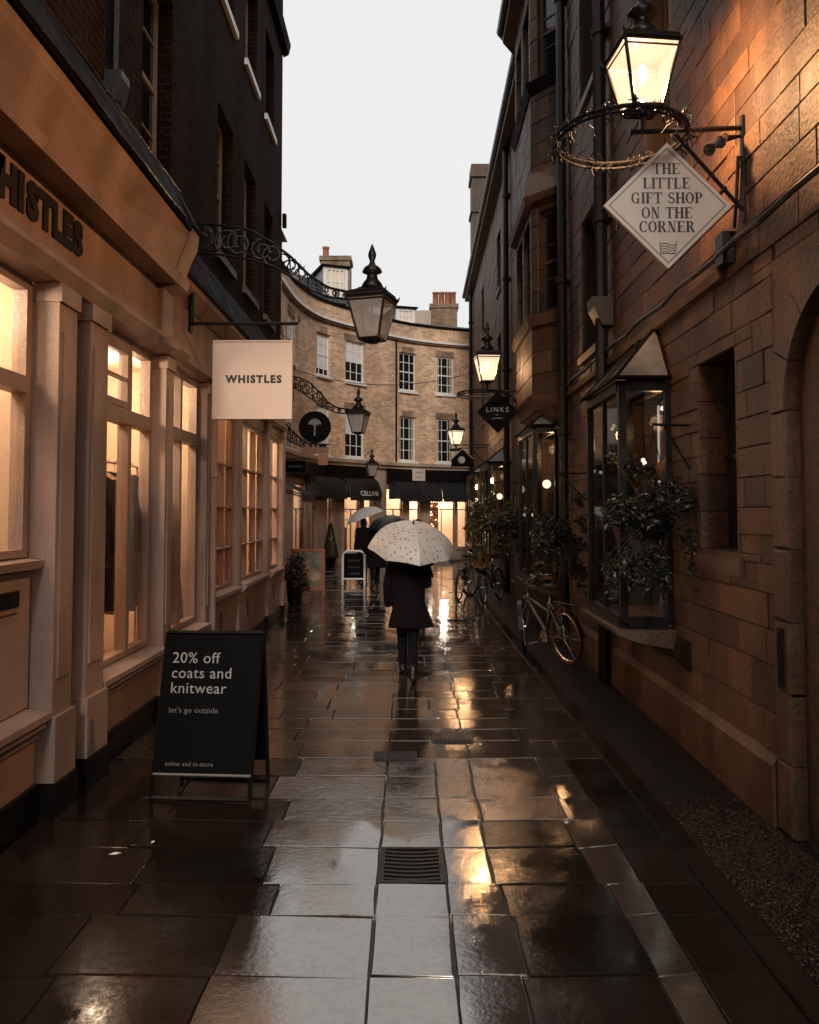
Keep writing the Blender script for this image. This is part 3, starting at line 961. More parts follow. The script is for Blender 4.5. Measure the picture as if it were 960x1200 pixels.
# dress form in the narrow window
mq = thing('dress_form', 'black dress form in a gold sequin top inside the narrow window', 'mannequin', (-2.72, 9.2, .3))
part('torso', MB().lathe([(.10, .0), (.13, .1), (.11, .25), (.15, .42), (.12, .52), (.05, .56)], (-2.72, 9.2, 1.42), 14), M['gold'], mq, smooth=True)
part('skirt', MB().lathe([(.20, .0), (.17, .4), (.14, .7), (.11, .8)], (-2.72, 9.2, .62), 14), M['coat_black'], mq, smooth=True)
part('neck_cap', MB().lathe([(.05, 0), (.05, .1), (.07, .14), (.075, .2), (.05, .27), (.01, .29)], (-2.72, 9.2, 1.98), 12), M['black_paint'], mq, smooth=True)
part('stand', MB().tube([(-2.72, 9.2, .3), (-2.72, 9.2, .7)], .015, 6).lathe([(.14, 0), (.13, .02), (.02, .03)], (-2.72, 9.2, .3), 14), M['steel'], mq)

# hanging square sign
hs_ = thing('hanging_sign', 'square cream hanging sign on an iron bar outside the shop', 'shop sign', (-1.57, 8.15, 3.78))
part('board', MB().box(-1.95, -1.185, 8.125, 8.165, 2.84, 3.6), M['sign_cream'], hs_)
tr = MB()
tr.box(-1.965, -1.17, 8.115, 8.175, 3.6, 3.615).box(-1.965, -1.17, 8.115, 8.175, 2.825, 2.84).box(-1.965, -1.95, 8.115, 8.175, 2.84, 3.6).box(-1.185, -1.17, 8.115, 8.175, 2.84, 3.6)
part('edge_trim', tr, M['sign_cream'], hs_)
put_text('lettering', 'WHISTLES', .103, (-1.555, 8.1235, 3.19), (1, 0, 0), (0, 0, 1), M['ink'], hs_, ext=.001, off=.0055, spacing=1.24)
br = MB().tube([(-2.2, 8.15, 3.79), (-1.12, 8.15, 3.79)], .018, 8).tube([(-2.17, 8.15, 3.77), (-2.17, 8.15, 4.15)], .014, 6)
br.tube([(-1.12, 8.15, 3.79), (-1.1, 8.15, 3.83), (-1.12, 8.15, 3.86)], .008, 6)
br.box(-2.21, -2.185, 8.1, 8.2, 3.7, 4.2)
part('bracket', br, M['iron'], hs_)
for xx in (-1.85, -1.28):
    part('hook', MB().tube([(xx, 8.15, 3.78), (xx, 8.15, 3.69), (xx + .015, 8.15, 3.66), (xx, 8.15, 3.61)], .006, 5), M['iron'], hs_)

# A-board
AB = thing('sandwich_board', 'black sandwich board with grey coat sale lettering on wet paving', 'sign board', (-1.36, 5.66, 0))
p0, p1 = Vector((-1.71, 5.50, 0)), Vector((-1.05, 5.45, 0))
t0, t1 = Vector((-1.665, 5.69, 1.07)), Vector((-1.005, 5.66, 1.07))
b0, b1 = Vector((-1.62, 5.93, 0)), Vector((-1.0, 5.88, 0))
U = (p1 - p0).normalized()
def leaf(q0, q1, w0, w1, nm, lo):
    f = MB()
    f.tube([q0, w0], .014, 4).tube([q1, w1], .014, 4).tube([w0, w1], .014, 4).tube([q0 + Vector((0, 0, .014)), q1 + Vector((0, 0, .014))], .014, 4)
    fo = part('frame', f, M['iron'], AB)
    a, b_ = q0.lerp(w0, lo), q1.lerp(w1, lo)
    c, d_ = q1.lerp(w1, .985), q0.lerp(w0, .985)
    n = (b_ - a).cross(d_ - a).normalized() * .008
    o = MB()
    o.add([a - n, b_ - n, c - n, d_ - n, a + n, b_ + n, c + n, d_ + n], [(0, 3, 2, 1), (4, 5, 6, 7), (0, 1, 5, 4), (1, 2, 6, 5), (2, 3, 7, 6), (3, 0, 4, 7)])
    part('panel', o, M['board_black'], AB)
    part('rail', MB().tube([a + n * 1.2, b_ + n * 1.2], .009, 4), M['dim_ink'], AB)
    return a, b_, c, d_, n
a, b_, c, d_, n = leaf(p0, p1, t0, t1, 'front', .15)
Vv = (d_ - a).normalized()
Uu = (b_ - a).normalized()
Vv = (Vv - Uu * Vv.dot(Uu)).normalized()
Nn = Uu.cross(Vv)
H_ = (d_ - a).length
def abt(s, size, u, v, m, off=0):
    put_text('lettering', s, size, a + Uu * u + Vv * (v * H_) + Nn * .0095, Uu, Vv, M[m], AB, ext=.0008, off=off, align='LEFT', spacing=1.06)
abt('20% off', .103, .075, .795, 'grey_ink')
abt('coats and', .103, .075, .685, 'grey_ink')
abt('knitwear', .103, .075, .575, 'grey_ink')
abt("let's go outside", .052, .075, .435, 'dim_ink')
abt('online and in-store', .040, .075, .06, 'dim_ink')
leaf(b1, b0, t1 + Vector((0, .012, 0)), t0 + Vector((0, .012, 0)), 'back', .15)

# ------------------------------------------------------------------ lanterns
def spiral(cx, cz, r, y, turns=1.4, a0=0, sgn=1):
    return [(cx + r * (1 - .72 * k / 18) * math.cos(a0 + sgn * turns * 2 * math.pi * k / 18), y, cz + r * (1 - .72 * k / 18) * math.sin(a0 + sgn * turns * 2 * math.pi * k / 18)) for k in range(19)]
def lantern(root, x, y, z, s, rot, lit, finial=True):
    """four sided street lantern standing on z: frame, panes, domed roof, finial"""
    bt, tp, h = .125 * s, .235 * s, .50 * s
    def cor(w, k, zz):
        a = rot + math.pi / 4 + k * math.pi / 2
        return (x + w * 1.414 * math.cos(a), y + w * 1.414 * math.sin(a), zz)
    f = MB()
    for k in range(4):
        f.tube([cor(bt, k, z), cor(tp, k, z + h)], .016 * s, 5)
        f.tube([cor(bt, k, z), cor(bt, k + 1, z)], .016 * s, 5)
        f.tube([cor(tp, k, z + h), cor(tp, k + 1, z + h)], .026 * s, 5)
        f.tube([cor(bt * .1 + tp * .9, k, z + h * .9), cor(bt * .1 + tp * .9, k + 1, z + h * .9)], .01 * s, 4)
        e = cor(tp * 1.02, k, z + h)
        f.tube([e, (e[0] + (e[0] - x) * .12, e[1] + (e[1] - y) * .12, e[2] + .06 * s)], [.02 * s, .004 * s], 5)
    f.lathe([(.06 * s, -.05 * s), (.10 * s, -.02 * s), (.17 * s, -.005 * s)], (x, y, z), 4, rot + math.pi / 4)
    part('frame', f, M['iron'], root)
    for k in range(4):
        p = MB()
        p.add([cor(bt * .98, k, z + .01), cor(bt * .98, k + 1, z + .01), cor(tp * .98, k + 1, z + h - .01), cor(tp * .98, k, z + h - .01)], [(0, 1, 2, 3)])
        part('pane', p, M['lamp_glass' if lit else 'glass_lantern'], root)
    r = MB()
    r.lathe([(tp * 1.5, h), (tp * 1.35, h + .06 * s), (.20 * s, h + .10 * s), (.17 * s, h + .12 * s)], (x, y, z), 4, rot + math.pi / 4)
    part('roof', r, M['lead' if not lit else 'iron'], root)
    if finial:
        q = MB().lathe([(.15 * s, h + .11 * s), (.11 * s, h + .19 * s), (.07 * s, h + .24 * s), (.06 * s, h + .29 * s), (.125 * s, h + .32 * s), (.10 * s, h + .37 * s), (.045 * s, h + .41 * s), (.028 * s, h + .45 * s), (.05 * s, h + .52 * s), (.045 * s, h + .56 * s), (.008 * s, h + .66 * s)], (x, y, z), 10)
        part('finial', q, M['iron'], root, smooth=True)
    if lit:
        part('mantle', MB().ell((x, y, z + h * .62), (.035 * s, .035 * s, .09 * s), 10, 6), M['bulb'], root, smooth=True)
    else:
        part('lamp_holder', MB().tube([(x, y, z + h * .9), (x, y, z + h * .55)], .02 * s, 6).ell((x, y, z + h * .45), (.035 * s, .035 * s, .06 * s)), M['dim_ink'], root)
def iron_bracket(root, top, bot, y, r, ns, sc):
    """two iron bars with scrolls between them, given as picture curves in the plane y"""
    T = [atY(a, b, y) for a, b in top]
    B = [atY(a, b, y) for a, b in bot]
    def lerp(L, t):
        t *= len(L) - 1
        i = min(int(t), len(L) - 2)
        return tuple(L[i][k] + (L[i + 1][k] - L[i][k]) * (t - i) for k in range(3))
    part('bracket', MB().tube([lerp(T, k / 24) for k in range(25)], r, 6).tube([lerp(B, k / 24) for k in range(25)], r * .85, 6), M['iron'], root)
    s = MB()
    for k in range(ns):
        t = (k + .5) / ns
        a, b = lerp(T, t), lerp(B, t)
        rad = max(.02, math.dist(a, b) * .46)
        cx, cz = (a[0] + b[0]) / 2, (a[2] + b[2]) / 2
        s.tube(spiral(cx, cz, rad, y, 1.5, rnd.uniform(0, 6), 1 if k % 2 else -1), r * sc, 5)
        s.tube([a, b], r * .5, 4)
    for k in range(14):
        a = lerp(T, (k + .5) / 14)
        s.tube([a, (a[0] + rnd.uniform(-.04, .04), y + rnd.uniform(-.04, .04), a[2] + rnd.uniform(-.06, .06))], r * .35, 4)
    part('scrollwork', s, M['iron'], root)
L1 = thing('wall_lantern', 'large unlit black lantern on a scrolled iron bracket above the hanging sign', 'street lantern', (-.42, 9.1, 3.83), 'unlit lanterns on iron brackets')
iron_bracket(L1, [(231, 262), (262, 264), (292, 269), (318, 284), (340, 300), (362, 322), (384, 337), (412, 343)], [(231, 296), (262, 299), (292, 304), (320, 312), (342, 325), (364, 340), (386, 348), (412, 351)], 9.1, .016, 15, .6)
lantern(L1, -.42, 9.1, 3.83, .93, R(-17), False)
L2 = thing('wall_lantern', 'small unlit lantern on a curved iron bracket beyond the round sign', 'street lantern', (-1.19, 19, 3.74), 'unlit lanterns on iron brackets')
iron_bracket(L2, [(334, 440), (343, 441), (352, 443), (364, 449), (374, 459), (384, 471), (396, 478), (410, 480)], [(334, 452), (343, 453), (352, 458), (364, 467), (374, 474), (384, 480), (396, 484), (410, 485)], 19, .02, 12, .6)
lantern(L2, -1.19, 19, 3.74, .92, R(-14), False)
L3 = thing('wall_lantern', 'tiny dark lantern hanging below the shop cornice between the awnings', 'street lantern', atY(436, 560, 29), 'unlit lanterns on iron brackets')
x3, y3, z3 = atY(436, 558, 29.0)
lantern(L3, x3, y3, z3, .85, R(10), False)
part('bracket', MB().tube([(x3, y3, z3 + .9), (x3 - .4, y3 + 2.2, z3 + .85)], .02, 5), M['iron'], L3)

def lit_lamp(lab, x, y, z, s, rot, wallx, ringc, ring_r, ring_z, power, sign_drop, wraps, grp):
    """lit lantern on a wall arm with a horizontal hoop under it"""
    t = thing('lit_street_lamp', lab, 'street lamp', (x, y, z), grp)
    lantern(t, x, y, z, s, rot, True)
    hoop = [(ringc + ring_r * math.cos(2 * math.pi * k / 40), y + ring_r * math.sin(2 * math.pi * k / 40), ring_z) for k in range(40)]
    part('hoop', MB().tube(hoop, .017 * s, 6, True).tube([(p[0], p[1], p[2] - .045 * s) for p in hoop], .012 * s, 5, True), M['rubber'], t)
    a = MB().tube([(ringc + .06, y, ring_z + .03), (wallx, y, ring_z + .06)], .021 * s, 6)
    a.tube([(x, y, ring_z + .03), (x, y, z - .02)], .03 * s, 6)
    part('arm', a, M['iron'], t)
    d = sign_drop
    part('brace', MB().tube([(wallx - .58 * s, y, ring_z + .02), (wallx - .02, y, ring_z - d)], .017 * s, 6), M['iron'], t)
    part('wall_plate', MB().box(wallx - .02, wallx + .02, y - .022, y + .022, ring_z - d - .08, ring_z + .14), M['iron'], t)
    sp = MB()
    for k in range(wraps):
        p = rnd.choice(hoop)
        a_ = (p[0] + rnd.uniform(-.03, .03), p[1] + rnd.uniform(-.03, .03), p[2] + rnd.uniform(-.06, .03))
        b = (a_[0] + rnd.uniform(-.07, .07), a_[1] + rnd.uniform(-.06, .06), a_[2] + rnd.uniform(-.08, .05))
        sp.tube([a_, ((a_[0] + b[0]) / 2 + rnd.uniform(-.02, .02), (a_[1] + b[1]) / 2, (a_[2] + b[2]) / 2 + .015), b], .0042, 4)
        if k % 3 == 0:
            sp.ell(b, (.006, .006, .013), 5, 4)
    for q in range(2):
        sp.tube([(h[0] + .022 * math.cos(i * 2.1 + q), h[1] + .01 * math.sin(i * 1.7 + q), h[2] - .02 + .035 * math.sin(i * 2.1 + q * 2)) for i, h in enumerate(hoop)], .004, 4, True)
    part('fairy_light_wire', sp, M['rubber'], t)
    lamp('lamp_glow', (x, y, z + .24 * s), power, (1, .52, .23), .07 * s)
    return t
def RX(y):
    return 2.19 + .0108 * y
lit_lamp('large lit lantern on a wall hoop above the diamond gift shop sign', 1.57, 5.4, 4.60, .80, R(6), RX(5.4), 1.42, .43, 4.42, 560, .50, 170, 'lit street lamps on the stone wall')
lit_lamp('middle sized lit lantern above the black diamond sign', 1.43, 15, 4.30, .95, R(4), RX(15), 1.35, .46, 4.08, 120, .55, 60, 'lit street lamps on the stone wall')
x3, y3, z3 = atY(534.5, 521, 26)
lit_lamp('farthest and smallest lit lantern, beside the far facade window', x3, y3, z3, .9, R(15), RX(26), x3 + .02, .2, z3 - .15, 110, .5, 20, 'lit street lamps on the stone wall')

# ------------------------------------------------------------------ serif letters for the diamond sign
def ribbon(pts, ws):
    L, Rr = [], []
    for i, p in enumerate(pts):
        q0, q1 = pts[max(i - 1, 0)], pts[min(i + 1, len(pts) - 1)]
        dx, dy = q1[0] - q0[0], q1[1] - q0[1]
        l = math.hypot(dx, dy) or 1
        nx, ny = -dy / l, dx / l
        L.append((p[0] + nx * ws[i] / 2, p[1] + ny * ws[i] / 2))
        Rr.append((p[0] - nx * ws[i] / 2, p[1] - ny * ws[i] / 2))
    return [[L[i], L[i + 1], Rr[i + 1], Rr[i]] for i in range(len(pts) - 1)]
def rc(a, b, c, d):
    return [[(a, c), (b, c), (b, d), (a, d)]]
def stemg(x, w=.235, sb=True, stp=True):
    r = rc(x, x + w, 0, 1)
    if sb:
        r += rc(x - .08, x + w + .08, 0, .07)
    if stp:
        r += rc(x - .08, x + w + .08, .93, 1)
    return r
def bowl(cx, cy, rx, ry, a0, a1, thick, thin):
    n = 18
    pts, ws = [], []
    for k in range(n + 1):
        a = a0 + (a1 - a0) * k / n
        pts.append((cx + rx * math.cos(a), cy + ry * math.sin(a)))
        ws.append(thin + (thick - thin) * abs(math.cos(a)) ** 1.5)
    return ribbon(pts, ws)
def glyph(c):
    pi = math.pi
    if c == 'T':
        return stemg(.3, .2, True, False) + rc(0, .8, .92, 1) + rc(0, .06, .72, .92) + rc(.74, .8, .72, .92), .8
    if c == 'H':
        return stemg(.08) + stemg(.62) + rc(.28, .62, .47, .55), .9
    if c == 'E':
        return stemg(.08) + rc(.28, .72, .93, 1) + rc(.28, .72, 0, .07) + rc(.28, .52, .47, .55) + rc(.67, .73, .74, .93) + rc(.68, .74, .07, .27) + rc(.49, .54, .4, .62), .78
    if c == 'F':
        return stemg(.08) + rc(.28, .70, .93, 1) + rc(.28, .52, .47, .55) + rc(.65, .71, .74, .93) + rc(.49, .54, .4, .62), .74
    if c == 'L':
        return stemg(.08) + rc(.28, .70, 0, .07) + rc(.66, .72, .07, .3), .76
    if c == 'I':
        return stemg(.08), .36
    if c == 'N':
        return rc(.12, .19, 0, 1) + rc(.02, .29, 0, .06) + rc(.02, .2, .94, 1) + rc(.68, .75, 0, 1) + rc(.58, .85, .94, 1) + [[(.1, 1), (.32, 1), (.75, 0), (.55, 0)]], .87
    if c == 'O':
        return bowl(.42, .5, .32, .47, 0, 2 * pi, .2, .07), .84
    if c == 'C':
        return bowl(.44, .5, .34, .47, pi * .22, pi * 1.78, .2, .07) + rc(.68, .74, .66, .97), .8
    if c == 'G':
        return bowl(.44, .5, .34, .47, pi * .22, pi * 1.7, .2, .07) + rc(.68, .74, .66, .97) + rc(.58, .76, .0, .4) + rc(.48, .84, .38, .45), .9
    if c == 'P':
        return stemg(.08) + bowl(.42, .73, .22, .235, -pi / 2, pi / 2, .2, .07) + rc(.28, .43, .93, 1) + rc(.28, .43, .46, .53), .74
    if c == 'R':
        return stemg(.08) + bowl(.42, .75, .2, .215, -pi / 2, pi / 2, .2, .07) + rc(.28, .43, .93, 1) + rc(.28, .43, .5, .57) + [[(.36, .5), (.56, .52), (.86, 0), (.64, 0)]] + rc(.64, .9, 0, .06), .9
    if c == 'S':
        pts, ws = [], []
        for k in range(13):
            a = R(35) + R(235) * k / 12
            pts.append((.35 + .24 * math.cos(a), .74 + .225 * math.sin(a)))
            ws.append(.07 + .11 * (k / 12))
        for k in range(1, 13):
            a = R(90) - R(235) * k / 12
            pts.append((.35 + .25 * math.cos(a), .27 + .235 * math.sin(a)))
            ws.append(.18 - .11 * (k / 12))
        return ribbon(pts, ws) + rc(.54, .6, .68, .97) + rc(.08, .14, .03, .33), .68
    return [], .42
def serif_line(s, cap, cx, y, z, m, root):
    tot = sum(glyph(c)[1] + .07 for c in s) - .07
    k = cap * .92
    x = cx - tot * k / 2
    mb = MB()
    q = 0
    for c in s:
        ps, adv = glyph(c)
        for p in ps:
            yy = y - .0012 - .00004 * (q % 40)
            q += 1
            mb.add([(x + a * k, yy, z + b * cap) for a, b in p], [tuple(range(len(p)))])
        x += (adv + .07) * k
    part('lettering', mb, M[m], root)
DS = thing('diamond_sign', 'white diamond gift shop sign hanging under the large lit lamp', 'shop sign', (1.715, 5.4, 3.93))
ccx, ccz, hd, ysg = 1.715, 3.935, .425, 5.36
def diamond(mb, cx, cz, h, y0, y1):
    p = [(cx, cz - h), (cx + h, cz), (cx, cz + h), (cx - h, cz)]
    mb.add([(a, y0, b) for a, b in p] + [(a, y1, b) for a, b in p], [(0, 1, 2, 3), (7, 6, 5, 4)] + [(i, 4 + i, 4 + (i + 1) % 4, (i + 1) % 4) for i in range(4)])
    return mb
def diamond_line(mb, cx, cz, h, t, y0):
    p = [(0, -1), (1, 0), (0, 1), (-1, 0)]
    o = [(cx + a * h, y0, cz + b * h) for a, b in p]
    i_ = [(cx + a * (h - t), y0, cz + b * (h - t)) for a, b in p]
    mb.add(o + i_, [(k, (k + 1) % 4, 4 + (k + 1) % 4, 4 + k) for k in range(4)])
    return mb
part('board', diamond(MB(), ccx, ccz, hd, ysg, ysg + .025), M['sign_white'], DS)
part('border_line', diamond_line(MB(), ccx, ccz, hd - .035, .008, ysg - .001), M['ink'], DS)
for s, dz in (('THE', .232), ('LITTLE', .134), ('GIFT SHOP', .034), ('ON THE', -.066), ('CORNER', -.160)):
    serif_line(s, .074, ccx - .005, ysg, ccz + dz - .02, 'ink', DS)
em = MB()
for k in range(4):
    em.tube([(ccx - .05 + .1 * q / 6, ysg - .002, ccz - .262 - k * .018 + .008 * math.sin(q)) for q in range(7)], .0025, 4)
em.tube([(ccx - .055, ysg - .002, ccz - .25), (ccx - .05, ysg - .002, ccz - .325), (ccx + .045, ysg - .002, ccz - .32), (ccx + .055, ysg - .002, ccz - .245)], .003, 4)
part('emblem', em, M['dim_ink'], DS)
cl = MB()
for t in (.12, .82):
    px_, pz = ccx + hd * t, ccz + hd * (1 - t)
    cl.tube([(px_ - .03, 5.372, pz - .03), (px_ + .05, 5.385, pz + .055)], .013, 5)
part('clip', cl, M['iron'], DS)

LS = thing('diamond_sign', 'black diamond shop sign with small grey letters below the middle lamp', 'shop sign', (1.62, 15, 3.72))
part('board', diamond(MB(), 1.62, 3.73, .385, 14.96, 14.99), M['board_black'], LS)
put_text('lettering', 'LINKS', .125, (1.61, 14.958, 3.735), (1, 0, 0), (0, 0, 1), M['grey_ink'], LS, ext=.001, spacing=1.35)
faint_print((1.61, 14.957, 3.60), (1, 0, 0), (0, 0, 1), .22, .035, M['dim_ink'], LS)
faint_print((1.61, 14.957, 3.67), (1, 0, 0), (0, 0, 1), .06, .025, M['dim_ink'], LS)
part('clip', MB().tube([(1.72, 14.98, 4.0), (1.76, 15, 4.06)], .014, 5).tube([(1.92, 14.98, 3.8), (1.96, 15, 3.86)], .014, 5), M['iron'], LS)

# spotlights and wiring on the wall plate
for k, (dx, dz) in enumerate(((-.17, .0), (-.10, .05))):
    t = thing('spotlight', 'small wall spotlight under the large lamp bracket, %s of the pair' % ('lower left' if k == 0 else 'upper right'), 'spotlight', (2.2 + dx, 5.36, 4.33 + dz), 'spotlights under the lamp bracket')
    part('housing', MB().tube([(2.21 + dx, 5.38, 4.36 + dz), (2.15 + dx, 5.31, 4.29 + dz)], [.026, .042], 10), M['steel'], t)
    part('arm', MB().tube([(2.21 + dx, 5.38, 4.36 + dz), (2.21, 5.4, 4.42), (2.24, 5.4, 4.42)], .012, 5), M['iron'], t)
jb = thing('junction_box', 'black electrical box on the wall cable below the lamp bracket', 'junction box', (RX(5.65), 5.65, 3.7))
part('box', MB().box(RX(5.65) - .09, RX(5.65) + .01, 5.58, 5.72, 3.62, 3.84), M['iron'], jb)
part('conduit', MB().tube([(RX(5.5) - .03, 5.52, 3.84), (RX(5.5) - .03, 5.48, 4.0), (RX(5.5) - .03, 5.43, 4.3)], .013, 6), M['iron'], jb)

# ------------------------------------------------------------------ right building: wet stone wall
def FR(u, n, z):
    return (RX(u) - n, u, z)
RB = thing('stone_building', 'brown wet stone building with oriels lining the right side', 'building', (2.2, 8, 0))
EAVE = 10.6
U0, U1 = -4.0, 33.4
O1, O2, O3, O4 = (7.1, 8.42), (12.85, 14.7), (20.6, 23.4), (26.2, 29.8)
BAY = (12.25, 15.35)
hl_ = [(3.3, 5.02, -1, 3.45), (5.6, 6.4, 1.62, 3.05), (O1[0], O1[1], .95, 3.00), (O2[0], O2[1], .8, 3.2), (O3[0], O3[1], .8, 3.1), (O4[0], O4[1], .8, 3.1),
       (BAY[0], BAY[1], 3.45, 11), (9.75, 10.85, 3.95, 5.75), (9.75, 10.85, 7.3, 9.3), (7.0, 7.75, 4.95, 7.6), (17.0, 17.9, 4.9, 6.7), (17.0, 17.9, 7.9, 9.5), (21.5, 22.5, 4.9, 6.7), (21.5, 22.5, 7.9, 9.5), (27, 28, 4.9, 6.7), (27, 28, 7.9, 9.5)]
bk = MB(FR)
sheet_wall(bk, U0, U1, -.05, EAVE, hl_, -.016, .26)
bk.quad((U1, -.025, 0), (U1, -7, 0), (U1, -7, EAVE), (U1, -.025, EAVE))
bk.quad((U0, -.025, 0), (U0, -7, 0), (U0, -7, EAVE), (U0, -.025, EAVE))
part('wall', bk, M['mortar'], RB)
st = []
z = 0.0
zl = [0, .34, .66, .95]
while zl[-1] < EAVE - .2:
    zl.append(zl[-1] + rnd.choice((.18, .2, .22, .25)))
zl[-1] = EAVE
for j in range(len(zl) - 1):
    u = 1.5 + rnd.uniform(-.4, 0)
    while u < U1 - .05:
        l = rnd.choice((.34, .45, .55, .7, .85))
        if u > 15.5:
            l *= 1.6
        ue = min(u + l, U1)
        for r in rects(u, ue, zl[j], zl[j + 1], [h for h in hl_ if h[0] < ue and h[1] > u and h[2] < zl[j + 1] and h[3] > zl[j]]):
            if r[1] - r[0] > .05 and r[3] - r[2] > .04:
                o = rnd.uniform(-.004, .006) if rnd.random() < .85 else rnd.uniform(-.009, .011)
                st.append((stone_block(FR, r[0] + .0028, r[1] - .0028, r[2] + .0028, r[3] - .0028, -.03, o, .005), FR((r[0] + r[1]) / 2, 0, (r[2] + r[3]) / 2), ((r[1] - r[0]) * (r[3] - r[2])) ** .5))
        u = ue
pieces('stone_block', st, M['stone'], RB)
part('plinth', MB(FR).prism([(-.02, -.04), (.05, -.04), (.05, .36), (.012, .42), (-.02, .42)], 5.03, 12.8), M['stone_trim'], RB)
part('string_course', MB(FR).prism([(-.02, 3.55), (.05, 3.56), (.07, 3.62), (.02, 3.66), (-.02, 3.66)], 5.75, 12.2), M['stone_trim'], RB)
# blind arch at the near end
AC, AR = 4.16, .66
ring = []
def arcpt(a, r):
    return (AC - r * math.cos(a), 2.5 + r * math.sin(a))
sp_ = MB(FR)
arc = [arcpt(math.pi - math.pi * k / 12, AR + .2) for k in range(13)]
for k in range(12):
    a_, b2 = arc[k], arc[k + 1]
    sp_.quad((a_[0], -.004, a_[1]), (a_[0], -.004, 3.45), (b2[0], -.004, 3.45), (b2[0], -.004, b2[1]))
part('spandrel', sp_, M['stone'], RB)
for zz in [0, .42, .82, 1.25, 1.68, 2.1]:
    for s in (1, -1):
        a_ = sorted((AC + s * AR, AC + s * (AR + .2)))
        part('stone_block', stone_block(FR, a_[0], a_[1], zz + .003, (zz + (.42 if zz in (0, .42) else .43)) - .003 if zz < 2.1 else 2.497, -.09, .03, .015), M['stone_trim'], RB)
for k in range(7):
    a0_, a1_ = math.pi * k / 7 + .006, math.pi * (k + 1) / 7 - .006
    q = []
    for t in range(4):
        a_ = a0_ + (a1_ - a0_) * t / 3
        q.append(arcpt(a_, AR))
    for t in range(3, -1, -1):
        a_ = a0_ + (a1_ - a0_) * t / 3
        q.append(arcpt(a_, AR + .2))
    vb = MB(FR)
    nq = len(q)
    vb.add([FR(p[0], -.09, p[1]) for p in q] + [FR(p[0], .035, p[1]) for p in q], [tuple(range(nq)), tuple(range(nq, 2 * nq))] + [(i, (i + 1) % nq, nq + (i + 1) % nq, nq + i) for i in range(nq)])
    part('stone_block', vb, M['stone_trim'], RB)
part('arch_panel', MB(FR).quad((AC - .7, -.065, 0), (AC + .7, -.065, 0), (AC + .7, -.065, 3.3), (AC - .7, -.065, 3.3)), M['stone'], RB)
# windows in the wall
part('pane', MB(FR).quad((5.58, -.22, 1.6), (6.42, -.22, 1.6), (6.42, -.22, 3.07), (5.58, -.22, 3.07)), M['dark_glass'], RB)
for k in range(5):
    z0_ = 1.625 + .285 * k
    for uu, sgn in ((6.4, -1), (5.6, 1)):
        part('reveal_stone', MB(FR).box(min(uu, uu + sgn * .03), max(uu, uu + sgn * .03), -.219, .0, z0_, z0_ + .278), M['stone'], RB)
part('sill', MB(FR).prism([(-.28, 1.62), (.02, 1.58), (.03, 1.46), (-.02, 1.46)], 5.55, 6.5), M['stone_trim'], RB)
part('window_bars', MB(FR).box(5.98, 6.02, -.215, -.18, 1.62, 3.05).box(5.63, 6.37, -.215, -.185, 2.3, 2.34), M['iron'], RB)
for h in hl_[7:]:
    sash(FR, h[0], h[1], h[2], h[3], -.18, RB, 2, 3, fw=.06, fm='stone_trim', sm='stone_trim', so=.1)
# canted stone bay over the second oriel
def bay_poly(e=0.0, d=.40):
    return [(BAY[0] - e, -.03), (BAY[0] + .55 - e * .6, d + e), (BAY[1] - .55 + e * .6, d + e), (BAY[1] + e, -.03)]
def bay_slab(z0, z1, e=0.0, d=.40):
    return MB(FR).slab(bay_poly(e, d), z0, z1)
tp = MB(FR)
def taper(mb, e0, z0, e1, z1):
    a_, b2 = bay_poly(e0), bay_poly(e1)
    mb.add([FR(p[0], p[1], z0) for p in a_] + [FR(p[0], p[1], z1) for p in b2], [(0, 1, 2, 3)[::-1], (4, 5, 6, 7)] + [(i, (i + 1) % 4, 4 + (i + 1) % 4, 4 + i) for i in range(4)])
    return mb
part('corbel', taper(taper(MB(FR), -.28, 3.3, -.1, 3.5), -.06, 3.505, .05, 3.72), M['stone_trim'], RB)
bst = []
def bay_face(a_, b2, z0, z1, holes, step, zs):
    A, B = Vector(FR(a_[0], a_[1], 0)), Vector(FR(b2[0], b2[1], 0))
    T = (B - A).normalized()
    N = Vector((-T.y, T.x, 0))
    L_ = (B - A).length
    def ff(u, n, z):
        p = A + T * u + N * n
        return (p.x, p.y, z)
    for j in range(len(zs) - 1):
        u = 0
        k = 0
        while u < L_ - .01:
            ue = min(L_, u + step * (.5 if (k == 0 and j % 2) else 1))
            if L_ - ue < .12:
                ue = L_
            for r in rects(u, ue, zs[j], zs[j + 1], [h for h in holes if h[0] < ue and h[1] > u and h[2] < zs[j + 1] and h[3] > zs[j]]):
                if r[1] - r[0] > .03 and r[3] - r[2] > .03:
                    bst.append((stone_block(ff, r[0] + .003, r[1] - .003, r[2] + .003, r[3] - .003, -.12, rnd.uniform(-.004, .005), .008), ff((r[0] + r[1]) / 2, 0, (r[2] + r[3]) / 2), ((r[1] - r[0]) * (r[3] - r[2])) ** .5))
            u = ue
            k += 1
    for h in holes:
        sash(ff, h[0], h[1], h[2], h[3], -.09, RB, 2 if h[1] - h[0] > .6 else 1, 3, fw=.05, fm='stone_trim', sill=False)
    return ff
zs = [3.725, 4.05, 4.4, 4.75, 5.0, 5.35, 5.7, 6.05, 6.4, 6.7, 7.0, 7.35, 7.7, 8.05, 8.4, 8.7, 9.05, 9.4, 9.75, 10.1, 10.35, 10.6]
bp = bay_poly()
l1 = math.dist(bp[0], bp[1])
bay_face(bp[0], bp[1], 3.7, 10.6, [(.15, l1 - .15, 5.0, 6.6), (.15, l1 - .15, 8.75, 10.2)], .6, zs)
l2 = bp[2][0] - bp[1][0]
